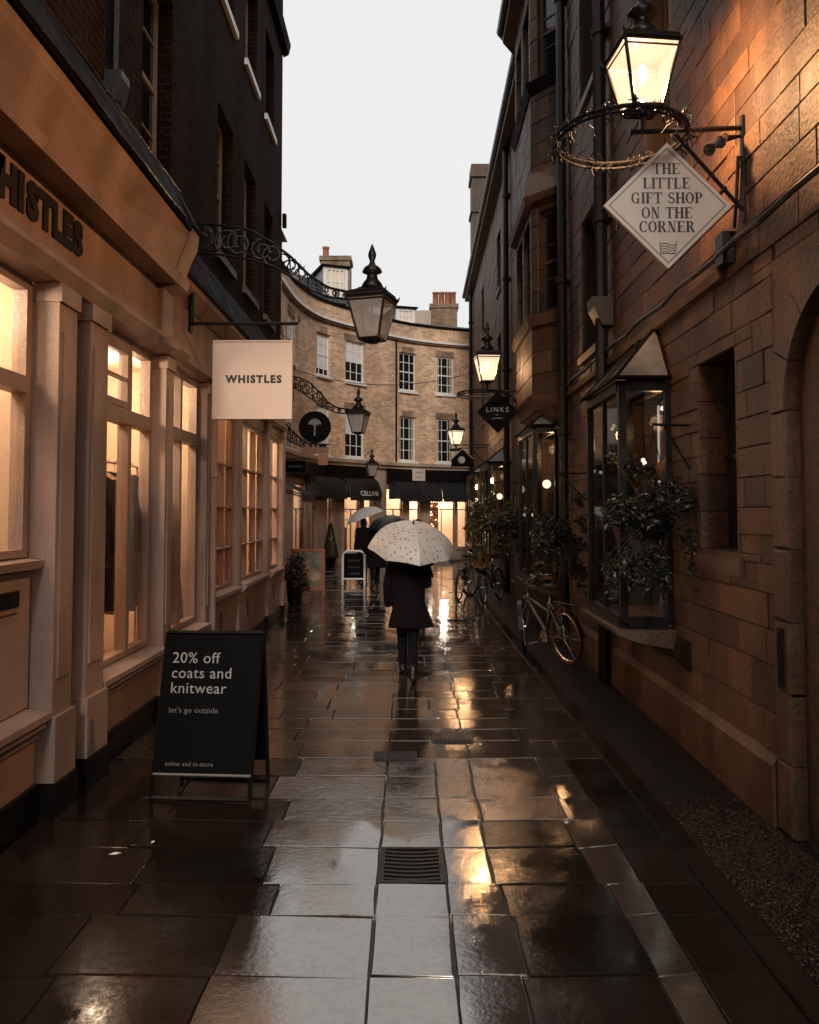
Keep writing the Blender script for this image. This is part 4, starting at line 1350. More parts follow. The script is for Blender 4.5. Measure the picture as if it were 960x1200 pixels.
bay_face(bp[1], bp[2], 3.7, 10.6, [(.15, l2 / 2 - .08, 5.0, 6.6), (l2 / 2 + .08, l2 - .15, 5.0, 6.6), (.15, l2 / 2 - .08, 8.75, 10.2), (l2 / 2 + .08, l2 - .15, 8.75, 10.2)], .75, zs)
bay_face(bp[2], bp[3], 3.7, 10.6, [], .6, zs)
part('core', taper(MB(FR), -.16, 3.72, -.16, 10.6), M['mortar'], RB)
pieces('stone_block', bst, M['stone'], RB, 110)
part('bay_sill', taper(MB(FR), .05, 4.80, .09, 4.97), M['stone_trim'], RB)
hd_ = taper(taper(MB(FR), .10, 6.75, .14, 6.85), .14, 6.851, -.02, 7.35)
part('hood', hd_, M['stone_trim'], RB)
part('drip_mould', taper(MB(FR), .02, 8.52, .09, 8.7), M['lead'], RB)
# roof, eaves, gutter, chimney
def eave_line(n_extra):
    return [(U0, n_extra), (BAY[0] - .1, n_extra), (BAY[0] + .5, n_extra + .36), (BAY[1] - .5, n_extra + .36), (BAY[1] + .1, n_extra), (U1 + .2, n_extra)]
ev = MB(FR)
el = eave_line(.26)
ev.slab(el + [(U1 + .2, -.6), (U0, -.6)], EAVE + .002, EAVE + .12)
part('eaves', ev, M['stone_trim'], RB)
part('gutter', MB(FR).tube([(p[0], p[1] + .04, EAVE + .2) for p in el], .075, 8), M['iron'], RB)
rf = MB(FR)
for i in range(len(el) - 1):
    rf.quad((el[i][0], el[i][1], EAVE + .122), (el[i + 1][0], el[i + 1][1], EAVE + .122), (el[i + 1][0], -4, EAVE + 3.6), (el[i][0], -4, EAVE + 3.6))
rf.quad((U0, -4, EAVE + 3.6), (U1 + .2, -4, EAVE + 3.6), (U1 + .2, -7.5, EAVE), (U0, -7.5, EAVE))
roof = part('roof', rf, M['slate'], RB)
ch = MB()
ch.box(2.62, 3.55, 33.7, 34.8, 0, 15.9).box(2.55, 3.62, 33.6, 34.9, 15.9, 16.1).box(2.58, 3.59, 33.65, 34.85, 16.1, 16.45)
ch.box(2.56, 3.6, 33.62, 34.88, 14.4, 14.55)
part('chimney', ch, M['stone'], RB)
# downpipes
for yy, rr in ((9.25, .075), (11.75, .068), (19.3, .07), (32.4, .07)):
    d = MB(FR).tube([(yy, .10, .02), (yy, .10, EAVE + .15)], rr, 8)
    for zz in (1.0, 3.0, 5.2, 7.4, 9.4):
        d.lathe([(rr * 1.0, 0), (rr * 1.35, .01), (rr * 1.35, .09), (rr, .1)], (yy, .10, zz), 8)
        d.box(yy - rr * 2, yy + rr * 2, -.01, .05, zz + .02, zz + .07)
    part('downpipe', d, M['iron'], RB)
part('hopper', MB(FR).prism([(0, 4.0), (.12, 4.0), (.22, 4.2), (.24, 4.32), (0, 4.32)], 9.1, 9.4), M['iron'], RB)
part('drain_slot', MB(FR).box(4.88, 4.94, -.02, .045, .86, 1.21), M['black_paint'], RB)
part('air_vent', MB(FR).box(6.62, 6.86, -.02, .03, .62, .86), M['black_paint'], RB)
# cable along the wall
cb = [(2.9 + .41 * k, .085 + .008 * math.sin(k * 1.7), 3.70 + .015 * math.sin(k * 2.3)) for k in range(23)]
wc = tag(part('wall_cable', MB(FR).tube(cb, .02, 6), M['iron']), 'thick black cable clipped along the stone string course', 'cable')
wp = [(-3.86 + 6.33 * k / 16, 26.0, 6.5 - .55 * 4 * (k / 16) * (1 - k / 16)) for k in range(17)]
tag(part('overhead_wire', MB().tube(wp, .011, 5), M['rubber']), 'thin dark wire strung across the street before the far brick terrace', 'wire')

# glazed oriels
def oriel(o, z0, z1, d, top, power, globes, goods_n, lab_dark):
    u0, u1 = o
    f = MB(FR)
    fr = .032
    for (uu, nn) in ((u0, d), (u1, d)):
        f.box(uu - fr, uu + fr, nn - fr, nn + fr, z0, z1)
    f.box(u0 - fr, u0 + fr, -.02, .05, z0, z1).box(u1 - fr, u1 + fr, -.02, .05, z0, z1)
    um = (u0 + u1) / 2
    for uu in ([um] if u1 - u0 < 2 else [u0 + (u1 - u0) / 3, u0 + 2 * (u1 - u0) / 3]):
        f.box(uu - .02, uu + .02, d - .03, d + .02, z0 + .06, z1 - .06)
    for zz in (z0, z1):
        f.box(u0 + fr, u1 - fr, d - .04, d + .04, zz - .05, zz + .05)
        f.box(u0 - .04, u0 + .04, .05, d - fr, zz - .05, zz + .05)
        f.box(u1 - .04, u1 + .04, .05, d - fr, zz - .05, zz + .05)
    of = part('oriel_window', f, M['black_paint'], RB)
    part('pane', MB(FR).box(u0 + fr, u1 - fr, d - .006, d + .0, z0 + .05, z1 - .05), M['glass_oriel'], of)
    part('pane', MB(FR).box(u0 - .003, u0 + .003, .05, d - fr, z0 + .05, z1 - .05), M['glass_oriel'], of)
    part('pane', MB(FR).box(u1 - .003, u1 + .003, .05, d - fr, z0 + .05, z1 - .05), M['glass_oriel'], of)
    r = MB(FR)
    zt = z1 + .06
    r.quad((u0 - .08, d + .07, zt), (u1 + .08, d + .07, zt), (u1 - .35, 0, top), (u0 + .35, 0, top))
    r.quad((u0 - .08, d + .07, zt), (u0 - .08, 0, zt), (u0 + .35, 0, top))
    r.quad((u1 + .08, d + .07, zt), (u1 + .08, 0, zt), (u1 - .35, 0, top))
    part('glass_roof', r, M['glass_milk'], of)
    rb = MB(FR)
    rb.tube([(u0 - .08, d + .07, zt), (u0 + .35, .01, top)], .016, 5).tube([(u1 + .08, d + .07, zt), (u1 - .35, .01, top)], .016, 5)
    rb.tube([(u0 + .35, .01, top), (u1 - .35, .01, top)], .018, 5).tube([(u0 - .08, d + .07, zt), (u1 + .08, d + .07, zt)], .02, 5).tube([(u0 - .08, d + .07, zt), (u0 - .08, .0, zt)], .02, 5).tube([(u0 - .08, .02, zt), (u0 + .35, .01, top)], .016, 5)
    k = u0 + .45
    while k < u1 - .35:
        rb.tube([(k, d + .07, zt), (k, .01, top)], .01, 4)
        k += .3
    part('lead_bars', rb, M['lead'], of)
    part('ledge', MB(FR).prism([(-.02, z0 - .22), (d - .1, z0 - .16), (d + .09, z0 - .09), (d + .1, z0 - .052), (-.02, z0 - .052)], u0 - .1, u1 + .1), M['stone_trim'], of)
    # display space behind
    q = MB(FR)
    dep = -.75
    q.quad((u0, dep, z0 - .0), (u1, dep, z0), (u1, dep, z1), (u0, dep, z1))
    q.quad((u0, -.3, z0), (u0, dep, z0), (u0, dep, z1), (u0, -.3, z1))
    q.quad((u1, -.3, z0), (u1, dep, z0), (u1, dep, z1), (u1, -.3, z1))
    q.quad((u0, dep, z1), (u1, dep, z1), (u1, -.05, z1), (u0, -.05, z1))
    part('display_lining', q, M['wood'], of)
    part('display_floor', MB(FR).box(u0 + fr, u1 - fr, dep, d - fr, z0 - .04, z0 + .01), M['wood'], of)
    for zz in (z0 + (z1 - z0) * .33, z0 + (z1 - z0) * .62):
        part('shelf', MB(FR).box(u0 + .08, u1 - .08, -.5, -.12, zz, zz + .025), M['wood'], of)
    if power:
        lamp('display_light', FR(um, -.1, z1 - .25), power, (1, .60, .30), .08)
    # goods on the shelves
    ords = ('first', 'second', 'third', 'fourth', 'fifth', 'sixth', 'seventh', 'eighth', 'ninth', 'tenth')
    per = goods_n // 3
    for lv, shelf in ((z0 + .011, 'floor'), (z0 + (z1 - z0) * .33 + .026, 'lower shelf'), (z0 + (z1 - z0) * .62 + .026, 'upper shelf')):
        for k in range(per):
            uu = u0 + .16 + (u1 - u0 - .32) * (k + rnd.uniform(.2, .8)) / per
            nn = rnd.uniform(-.42, -.2)
            kind = rnd.choice(('vase', 'gift box', 'jar'))
            if kind == 'gift box':
                s_, h_ = rnd.uniform(.05, .11), rnd.uniform(.1, .26)
                g_ = MB(FR).box(uu - s_, uu + s_, nn - .04, nn + .04, lv, lv + h_)
                g_.box(uu - s_ * .3, uu + s_ * .3, nn + .04, nn + .044, lv + h_ * .3, lv + h_ * .7)
                o_ = part('gift_box', g_, M['goods'])
            else:
                s_ = rnd.uniform(.03, .065)
                pr = [(s_ * .6, 0), (s_, s_), (s_ * 1.1, s_ * 1.8), (s_ * .5, s_ * 2.8), (s_ * .45, s_ * 3.3), (s_ * .6, s_ * 3.5)] if kind == 'vase' else [(s_, 0), (s_, s_ * 2), (s_ * .7, s_ * 2.3), (s_ * .7, s_ * 2.7)]
                o_ = part(kind, MB(FR).lathe(pr, (uu, nn, lv), 10), rnd.choice((M['goods'], M['white'], M['pot'], M['tan'])), smooth=True)
            tag(o_, '%s, %s item along the %s of the %s' % (kind, ords[k], shelf, lab_dark), kind, 'goods in the %s' % lab_dark)
    for gi, (du, dn, dz, rr) in enumerate(globes):
        c = FR(u0 + du, dn, z0 + dz)
        g_ = thing('pendant_globe', 'lit round globe lamp, %s from the near end of the %s' % (ords[gi], lab_dark), 'globe lamp', c, 'globe lamps in the %s' % lab_dark)
        part('globe', MB().ell(c, (rr, rr, rr), 12, 8), M['pearl'], g_, smooth=True)
        part('flex', MB().tube([(c[0], c[1], c[2] + rr), (c[0], c[1], z1)], .004, 4), M['black_paint'], g_)
    return of
oriel(O1, .95, 3.00, .42, 3.60, 8, [(.25, -.1, 1.95, .022), (.38, -.05, 1.9, .022), (.5, -.1, 1.97, .02), (.32, .15, 1.42, .02), (.45, .1, 1.4, .02)], 22, 'nearest glazed oriel')
oriel(O2, .80, 3.20, .36, 3.62, 42, [(.35, .12, 1.55, .07), (1.3, .2, 1.05, .035)], 20, 'second glazed oriel')
oriel(O3, .80, 3.10, .40, 3.55, 75, [(.5, .1, 1.5, .08), (1.4, .2, 1.6, .06)], 16, 'third glazed oriel')
oriel(O4, .80, 3.10, .40, 3.55, 110, [(.6, .1, 1.4, .09), (2.0, .2, 1.5, .08)], 14, 'farthest glazed oriel')

# ------------------------------------------------------------------ far curved terrace
PL = [(-3.98, 22.0), (-3.9, 24.9), (-3.75, 26.9), (-3.29, 28.7), (-2.63, 29.8), (-2.0, 30.6), (-1.02, 31.8), (0, 32.8), (1.2, 33.5), (2.48, 34.0), (5, 34.8), (9, 35.6)]
def cat(p0, p1, p2, p3, t):
    return tuple(.5 * (2 * p1[k] + (p2[k] - p0[k]) * t + (2 * p0[k] - 5 * p1[k] + 4 * p2[k] - p3[k]) * t * t + (3 * p1[k] - p0[k] - 3 * p2[k] + p3[k]) * t ** 3) for k in range(2))
cur = []
for i in range(len(PL) - 1):
    q = [PL[max(i - 1, 0)], PL[i], PL[i + 1], PL[min(i + 2, len(PL) - 1)]]
    for k in range(12):
        cur.append(cat(*q, k / 12))
cur.append(PL[-1])
SL = [0]
for a_, b2 in zip(cur, cur[1:]):
    SL.append(SL[-1] + math.dist(a_, b2))
def cpos(s):
    s = min(max(s, 0), SL[-1] - 1e-6)
    lo = max(i for i in range(len(SL) - 1) if SL[i] <= s)
    t = (s - SL[lo]) / (SL[lo + 1] - SL[lo])
    a_, b2 = cur[lo], cur[lo + 1]
    return Vector((a_[0] + (b2[0] - a_[0]) * t, a_[1] + (b2[1] - a_[1]) * t, 0))
def FC(u, n, z):
    p = cpos(u)
    T = (cpos(u + .15) - cpos(u - .15)).normalized()
    N = Vector((T.y, -T.x, 0))
    q = p + N * n
    return (q.x, q.y, z)
def s_at(px):
    k = (px - 480) / F_PX
    best = min(range(2000), key=lambda i: abs(cpos(SL[-1] * i / 2000).x / cpos(SL[-1] * i / 2000).y - k))
    return SL[-1] * best / 2000
FB = thing('curved_terrace', 'curved pale brick terrace closing the far end of the street', 'building', (-.5, 33, 0))
ZC = 8.75
wins = []
for p0_, p1_ in ((335.5, 345), (370, 387), (404.5, 426.5), (468, 488), (511.5, 532.5)):
    wins.append((s_at(p0_), s_at(p1_)))
hol = [(a_, b2, 6.75, 8.3) for a_, b2 in wins] + [(a_, b2, 3.92, 5.72) for a_, b2 in wins]
SE = s_at(900)
fw = MB(FC)
sheet_wall(fw, 0, SE, 3.75, 9.45, hol, 0, .12, .35)
fwall = part('wall', fw, M['gault'], FB)
part('coping', None or (lambda m: [m.box(s, min(s + .5, SE), -.3, .05, 9.45, 9.54) for s in [k * .5 for k in range(int(SE / .5) + 1)] if s < SE] and m)(MB(FC)), M['lead'], FB)
cn_ = MB(FC)
dk_ = MB(FC)
k = 0
while k < SE:
    e = min(k + .5, SE)
    cn_.box(k, e, -.01, .16, ZC + .05, ZC + .13)
    dk_.box(k, e, -.01, .10, ZC - .02, ZC + .049)
    k = e
part('cornice', cn_, M['white'], FB)
part('cornice_bed', dk_, M['gault_dark'], FB)
for i, (a_, b2) in enumerate(wins):
    for z0, z1 in ((6.75, 8.3), (3.92, 5.72)):
        def ff(u, n, z, c=(a_ + b2) / 2):
            P0 = Vector(FC(c, 0, 0))
            T = Vector(FC(c + .1, 0, 0)) - Vector(FC(c - .1, 0, 0))
            T.normalize()
            N = Vector((T.y, -T.x, 0))
            q = P0 + T * (u - c) + N * n
            return (q.x, q.y, z)
        sash(ff, a_ + .005, b2 - .005, z0 + .005, z1 - .005, -.06, FB, 3, 4, fw=.055, bar=.026, so=.02, sm='white')
        if i in (3, 4) and (i, z0 > 5) != (3, True):
            for c0_, c1_ in ((a_ + .05, a_ + .16), (b2 - .2, b2 - .05)):
                part('curtain', MB(ff).box(c0_, c1_, -.0885, -.0845, z0 + .06, z1 - .06), M['pale_stone'], FB)
        if i in (0, 1, 2):
            part('roller_blind', MB(ff).box(a_ + .06, b2 - .06, -.088, -.084, (z0 + z1) / 2 - (.5 if i == 1 else -.02), z1 - .06), M['white'], FB)
        lt = MB(ff).box(a_ - .08, b2 + .08, .0, .012, z1, z1 + .24)
        part('brick_arch', lt, M['gault_dark'], FB)
# downpipe at the joint between the houses
sj = s_at(463.5)
part('downpipe', MB(FC).tube([(sj, .05, 3.9), (sj, .05, 8.7)], .04, 6), M['iron'], FB)
# string of shop cornice and dark fascia
sc_, fa_, fb_ = MB(FC), MB(FC), MB(FC)
sg0, sg1 = s_at(440), s_at(452)
k = 0
while k < SE:
    e = min(k + .4, SE)
    sc_.box(k, e, -.01, .22, 3.72, 3.84)
    sc_.box(k, e, -.01, .12, 3.60, 3.719)
    if not sg0 < (k + e) / 2 < sg1:
        (fa_ if k < sg0 else fb_).box(k, e, -.01, .10, 3.02, 3.599)
    k = e
part('shop_cornice', sc_, M['pale_stone'], FB)
part('shop_fascia', fa_, M['black_paint'], FB)
part('shop_fascia', fb_, M['black_paint'], FB)
# ground floor: piers and openings
ops = []
for p0_, p1_ in ((344, 357), (365, 370), (383.5, 388), (404, 422), (427, 437), (453, 472), (480, 492), (504, 533), (536, 547)):
    ops.append((s_at(p0_), s_at(p1_), .42, 2.85))
ops[6] = (ops[6][0], ops[6][1], -.05, 2.6)
gw = MB(FC)
sheet_wall(gw, 0, SE, -.05, 3.75, ops, 0, .2, .35)
part('shopfront', gw, M['cream'], FB)
for o in ops:
    fr_ = MB(FC)
    fr_.box(o[0], o[0] + .04, -.12, -.06, o[2], o[3]).box(o[1] - .04, o[1], -.12, -.06, o[2], o[3]).box(o[0] + .04, o[1] - .04, -.12, -.06, o[3] - .05, o[3]).box(o[0] + .04, o[1] - .04, -.12, -.06, o[2], o[2] + .05)
    mo = (o[0] + o[1]) / 2
    fr_.box(o[0] + .04, o[1] - .04, -.11, -.07, 1.98, 2.02)
    if o[1] - o[0] > .7:
        fr_.box(mo - .015, mo + .015, -.11, -.07, o[2] + .05, 1.98)
    fo_ = part('shop_window' if o[2] > 0 else 'shop_door', fr_, M['wood'], FB)
    part('pane', MB(FC).box(o[0] + .03, o[1] - .03, -.095, -.088, o[2] + .03, o[3] - .03), M['glass'], fo_)
inn = MB(FC)
ss = [k * .5 for k in range(int(SE / .5) + 1)]
for k in ss:
    e = min(k + .5, SE)
    inn.quad((k, -1.6, 0), (e, -1.6, 0), (e, -1.6, 3.0), (k, -1.6, 3.0))
    inn.quad((k, -1.6, 3.0), (e, -1.6, 3.0), (e, -.1, 3.0), (k, -.1, 3.0))
    inn.quad((k, -1.6, .38), (e, -1.6, .38), (e, -.1, .38), (k, -.1, .38))
part('room', inn, M['room_wall'], FB)
for px_, e in ((350, 26), (376, 45), (412, 40), (432, 20), (461, 110), (486, 90), (512, 120), (528, 120), (542, 100)):
    lamp('far_shop_light', FC(s_at(px_), -.7, 2.5), e * .55, (1, .88, .74), .1)
# window displays: boards hung with warm things and bulbs
for px_, wpx, lab in ((457, 4.5, 'glittering display panel left of the far shop door'), (514, 6, 'glittering display panel right of the far shop door')):
    a_, b2 = s_at(px_ - wpx), s_at(px_ + wpx)
    t = thing('window_display', lab, 'shop display', FC((a_ + b2) / 2, -.5, .4), 'displays in the far shop windows')
    part('board', MB(FC).box(a_, b2, -.55, -.5, .5, 2.3), M['goods'], t)
    for k in range(26):
        c = FC(rnd.uniform(a_, b2), -.46, rnd.uniform(.6, 2.25))
        part('bulb', MB().ell(c, (.018, .018, .022), 6, 4), M['bulb_soft'], t)
for px_, wpx, lab, mm in ((350, 4.5, 'red brown display case in the left far shop', 'pot'), (411, 6, 'dark counter in the far shop behind the pale umbrella', 'wood')):
    a_, b2 = s_at(px_ - wpx), s_at(px_ + wpx)
    t = thing('display_case', lab, 'display case', FC((a_ + b2) / 2, -.6, .4))
    part('cabinet', MB(FC).box(a_, b2, -.75, -.45, .4, 1.3), M[mm], t)
    for k in range(3):
        part('shelf', MB(FC).box(a_ - .02, b2 + .02, -.77, -.43, 1.3 + .3 * k, 1.33 + .3 * k), M['white'], t)
# roof, dormers and chimneys
rr_ = MB(FC)
for k in ss:
    e = min(k + .5, SE)
    zr = 10.55 if k < s_at(445) else 9.85
    rr_.quad((k, -.3, 9.3), (e, -.3, 9.3), (e, -1.0, zr), (k, -1.0, zr))
    rr_.quad((k, -1.0, zr), (e, -1.0, zr), (e, -5.5, zr + .1), (k, -5.5, zr + .1))
part('roof', rr_, M['slate'], FB)
def chimney(px0, px1, py_top, py_bot, Y, pots, lab_h, m):
    a_, b2 = atY(px0, py_top, Y), atY(px1, py_bot, Y)
    c = MB().box(a_[0], b2[0], Y, Y + 1.0, 9.2, a_[2] - .18).box(a_[0] - .06, b2[0] + .06, Y - .06, Y + 1.06, a_[2] - .18, a_[2])
    co = part('chimney', c, M[m], FB)
    for p in pots:
        q = atY(p, py_top, Y + .5)
        part('chimney_pot', MB().lathe([(.15, -.1), (.13, .05), (.12, lab_h - .08), (.15, lab_h - .06), (.15, lab_h), (.1, lab_h)], (q[0], Y + .5, a_[2] + .02), 10), M['pot'], co, smooth=True)
chimney(505, 536, 356, 385, 36, [510.5, 517.5, 524.5, 531], .62, 'gault_dark')
chimney(376, 410, 300, 330, 32.5, [382], .5, 'gault_dark')
def dormer(px0, px1, py0, py1, Y, yaw):
    a_, b2 = atY(px0, py0, Y), atY(px1, py1, Y)
    cx, wd_, z0, z1 = (a_[0] + b2[0]) / 2, (b2[0] - a_[0]) / 2, b2[2], a_[2]
    ca, sa = math.cos(yaw), math.sin(yaw)
    def fd(u, n, z):
        return (cx + u * ca + n * sa, Y + u * sa - n * ca, z)
    d = MB(fd).box(-wd_, wd_, -2.2, -.08, z0 - .2, z1)
    dm = part('dormer', d, M['slate'], FB)
    f = MB(fd)
    f.box(-wd_, -wd_ + .12, -.08, 0, z0, z1).box(wd_ - .12, wd_, -.08, 0, z0, z1).box(-wd_ + .12, wd_ - .12, -.08, 0, z1 - .12, z1).box(-wd_ + .12, wd_ - .12, -.08, .03, z0, z0 + .1)
    for k in (1, 2, 3, 4, 5):
        uu = -wd_ + 2 * wd_ * k / 6
        b_w = .045 if k % 2 == 0 else .02
        f.box(uu - b_w, uu + b_w, -.07, -.01, z0 + .1, z1 - .12)
    f.box(-wd_ + .12, wd_ - .12, -.06, -.02, (z0 + z1) / 2 - .02, (z0 + z1) / 2 + .02)
    part('frame', f, M['white'], dm)
    part('pane', MB(fd).quad((-wd_ + .05, -.05, z0 + .05), (wd_ - .05, -.05, z0 + .05), (wd_ - .05, -.05, z1 - .05), (-wd_ + .05, -.05, z1 - .05)), M['room_panel'], dm)
    part('lead_top', MB(fd).prism([(-2.2, z1), (.12, z1), (.12, z1 + .05), (-2.2, z1 + .14)], -wd_ - .1, wd_ + .1), M['lead'], dm)
dormer(379, 408, 313, 348, 30.0, R(20))
dormer(464, 487, 361, 380, 33.4, R(15))
rw = atY(486, 365, 35.6), atY(505, 384, 35.6)
part('party_wall', MB().box(rw[0][0], rw[1][0], 35.4, 36.5, 9.2, rw[0][2]), M['pale_stone'], FB)
# window boxes / flower pots on the shop cornice
# awnings
def awning(px0, px1, ztop, zbot, proj, ribs, lab, text=None):
    a_, b2 = s_at(px0), s_at(px1)
    t = thing('awning', lab, 'awning', FC((a_ + b2) / 2, .1, ztop), 'dark canvas awnings on the far shops')
    def prof(q):
        ang = q * math.pi / 2
        return (.12 + proj * math.sin(ang), zbot + .12 + (ztop - zbot - .12) * math.cos(ang))
    edges = [a_ + (b2 - a_) * k / ribs for k in range(ribs + 1)]
    nn = 8
    for e0, e1 in zip(edges, edges[1:]):
        m_ = MB(FC)
        sub = [e0 + .02 + (e1 - e0 - .04) * k / 4 for k in range(5)]
        for s0, s1 in zip(sub, sub[1:]):
            for q in range(nn):
                p0_, p1_ = prof(q / nn), prof((q + 1) / nn)
                m_.quad((s0, p0_[0], p0_[1]), (s1, p0_[0], p0_[1]), (s1, p1_[0], p1_[1]), (s0, p1_[0], p1_[1]))
        k = e0 + .02
        while k < e1 - .03:
            w_ = min(.12, e1 - .02 - k)
            m_.quad((k, .12 + proj, zbot + .12), (k + w_, .12 + proj, zbot + .12), (k + w_, .12 + proj, zbot + .04), (k + w_ / 2, .12 + proj, zbot), (k, .12 + proj, zbot + .04))
            k += .12
        part('canvas_panel', m_, M['awning'], t)
    for e in edges:
        r_ = MB(FC)
        r_.tube([(e, prof(q / nn)[0] + .01, prof(q / nn)[1] + .01) for q in range(nn + 1)], .022, 5)
        part('rib', r_, M['black_paint'], t)
    for e in (a_ + .02, b2 - .02):
        side = MB(FC)
        side.quad(*[(e, prof(q / nn)[0], prof(q / nn)[1]) for q in range(nn + 1)], (e, .12, zbot + .12))
        part('canvas_cheek', side, M['awning'], t)
    if text:
        for s, ppx, size in text:
            c = s_at(ppx)
            P0 = Vector(FC(c, .12 + proj * .97 + .07, 0))
            T = (Vector(FC(c + .2, 0, 0)) - Vector(FC(c - .2, 0, 0))).normalized()
            N = Vector((T.y, -T.x, 0))
            V_ = (Vector((0, 0, 1)) - N * .35).normalized()
            put_text('lettering', s, size, (P0.x, P0.y, zbot + .2), T, V_, M['white'], t, ext=.001, off=.002, spacing=1.1)
    return t
awning(357, 392, 3.15, 2.34, .5, 1, 'dark awning left of the lettered awning')
awning(395, 433, 3.15, 2.30, .5, 1, 'dark awning with pale shop lettering along its edge', [('CELLINI', 418, .26)])
awning(453, 541, 3.1, 2.28, .6, 3, 'wide three panelled dark awning over the lit far shop')
aw = thing('awning', 'sloping dark awning half hidden at the left building corner', 'awning', (-3.3, 22.5, 2.7), 'dark canvas awnings on the far shops')
p_ = [atY(334, 563, 22), atY(334, 568, 22), atY(361, 583, 23.5), atY(361, 577, 23.5)]
mm_ = MB()
mm_.add([(p_[0][0] - .6, 22, p_[0][2] + .2), (p_[0][0] - .6, 25, p_[0][2] + .2), (p_[2][0], 25, p_[2][2] + .1), (p_[2][0], 22, p_[2][2] + .1), (p_[2][0], 22, p_[2][2] - .12), (p_[2][0], 25, p_[2][2] - .12)], [(0, 1, 2, 3), (3, 2, 5, 4)])
part('canvas_panel', mm_, M['awning'], aw)
part('arm', MB().tube([(p_[0][0] - .6, 22, p_[0][2] - .1), (p_[2][0], 22, p_[2][2])], .02, 5).tube([(p_[0][0] - .6, 25, p_[0][2] - .1), (p_[2][0], 25, p_[2][2])], .02, 5), M['iron'], aw)

# next building on the left, behind the near one, that carries the lantern, the round sign and the awning
NB = thing('set_back_building', 'set back brick building hidden behind the near left corner', 'building', (-3.6, 18, 0))
def FN(u, n, z):
    return (-3.45 + n, u, z)
nbw = MB(FN)
sheet_wall(nbw, 15.3, 21.9, 3.2, 9.2, [(17, 18, 4.5, 6.2), (19.5, 20.5, 4.5, 6.2)], 0, .15)
nbw.quad((21.9, 0, 0), (21.9, -3, 0), (21.9, -3, 9.2), (21.9, 0, 9.2))
part('wall', nbw, M['gault'], NB)
for a_ in (17, 19.5):
    sash(FN, a_, a_ + 1, 4.5, 6.2, -.08, NB, 2, 4)
part('shopfront', MB(FN).box(15.3, 21.9, -.1, 0.04, .0, 3.2), M['black_paint'], NB)
part('roof', MB(FN).prism([(.15, 9.2), (-3, 9.2), (-3, 10.4)], 15.3, 21.9), M['slate'], NB)

# round sign, its bracket; small hanging boards
RS = thing('round_sign', 'round black hanging sign with a pale tree emblem', 'shop sign', atY(369, 500, 18.6))
cx, cy, cz = atY(369, 500.5, 18.6)
def disc(mb, cx, y0, y1, cz, r, n=28):
    p = [(cx + r * math.cos(2 * math.pi * k / n), cz + r * math.sin(2 * math.pi * k / n)) for k in range(n)]
    mb.add([(a_, y0, b2) for a_, b2 in p] + [(a_, y1, b2) for a_, b2 in p], [tuple(range(n)), tuple(range(n, 2 * n))[::-1]] + [(i, n + i, n + (i + 1) % n, (i + 1) % n) for i in range(n)])
    return mb
part('disc', disc(MB(), cx, cy, cy + .05, cz, .355), M['board_black'], RS)
part('rim', MB().tube([(cx + .35 * math.cos(2 * math.pi * k / 32), cy + .02, cz + .35 * math.sin(2 * math.pi * k / 32)) for k in range(32)], .022, 6, True), M['black_paint'], RS)
tree = MB()
tree.box(cx - .018, cx + .018, cy - .006, cy - .001, cz - .2, cz + .06)
tree.add([(cx + .15 * math.cos(math.pi * k / 12), cy - .004, cz + .06 + .13 * math.sin(math.pi * k / 12)) for k in range(13)], [tuple(range(13))])
for s_ in (-1, 1):
    tree.tube([(cx, cy - .004, cz + .0), (cx + s_ * .09, cy - .004, cz + .08)], .008, 4)
    for k in range(5):
        a_ = R(200 + 35 * k) if s_ < 0 else R(-20 - 35 * k)
        tree.box(cx + .27 * math.cos(a_) - .02, cx + .27 * math.cos(a_) + .02, cy - .004, cy - .001, cz + .27 * math.sin(a_) - .025, cz + .27 * math.sin(a_) + .025)
part('emblem', tree, M['dim_ink'], RS)
iron_bracket(RS, [(331, 494), (338, 500), (346, 508), (354, 515), (362, 520), (386, 521)], [(331, 510), (338, 516), (346, 520), (354, 524), (362, 525), (386, 525)], 18.65, .018, 8, .6)
part('stalk', MB().tube([(cx, cy + .03, cz - .35), (cx, cy + .03, cz - .45)], .02, 6), M['iron'], RS)
HB = thing('hanging_board', 'long brown board with a pendant below the round sign', 'shop sign', atY(369, 528, 18.6))
q0, q1 = atY(355, 524, 18.6), atY(385, 531.5, 18.6)
part('board', MB().box(q0[0], q1[0], 18.58, 18.64, q1[2], q0[2]), M['wood'], HB)
r0, r1 = atY(373, 532, 18.6), atY(384, 545, 18.6)
part('pendant', MB().add([(r0[0], 18.59, r0[2]), (r1[0], 18.59, r0[2]), (r1[0] - .05, 18.59, r1[2]), (r0[0] + .05, 18.59, r1[2]), (r0[0], 18.63, r0[2]), (r1[0], 18.63, r0[2]), (r1[0] - .05, 18.63, r1[2]), (r0[0] + .05, 18.63, r1[2])], [(0, 1, 2, 3), (4, 7, 6, 5), (0, 4, 5, 1), (1, 5, 6, 2), (2, 6, 7, 3), (3, 7, 4, 0)]) or MB().box(r0[0], r1[0], 18.59, 18.63, r1[2], r0[2]), M['pot'], HB)
B2 = thing('hanging_board', 'dark oblong board with faint lettering at the left corner', 'shop sign', atY(346, 547, 20))
q0, q1 = atY(334, 540, 20), atY(358, 553, 20)
part('board', MB().box(q0[0], q1[0], 19.98, 20.03, q1[2], q0[2]), M['board_black'], B2)
faint_print(((q0[0] + q1[0]) / 2, 19.977, (q0[2] + q1[2]) / 2 - .03), (1, 0, 0), (0, 0, 1), .36, .06, M['dim_ink'], B2)
part('bracket', MB().tube([(q0[0] - .5, 20, q0[2] + .05), (q1[0], 20, q0[2] + .05)], .015, 5), M['iron'], B2)
B3 = thing('hanging_board', 'small white board on the far shop fascia', 'shop sign', FC(s_at(487), .2, 3.3))
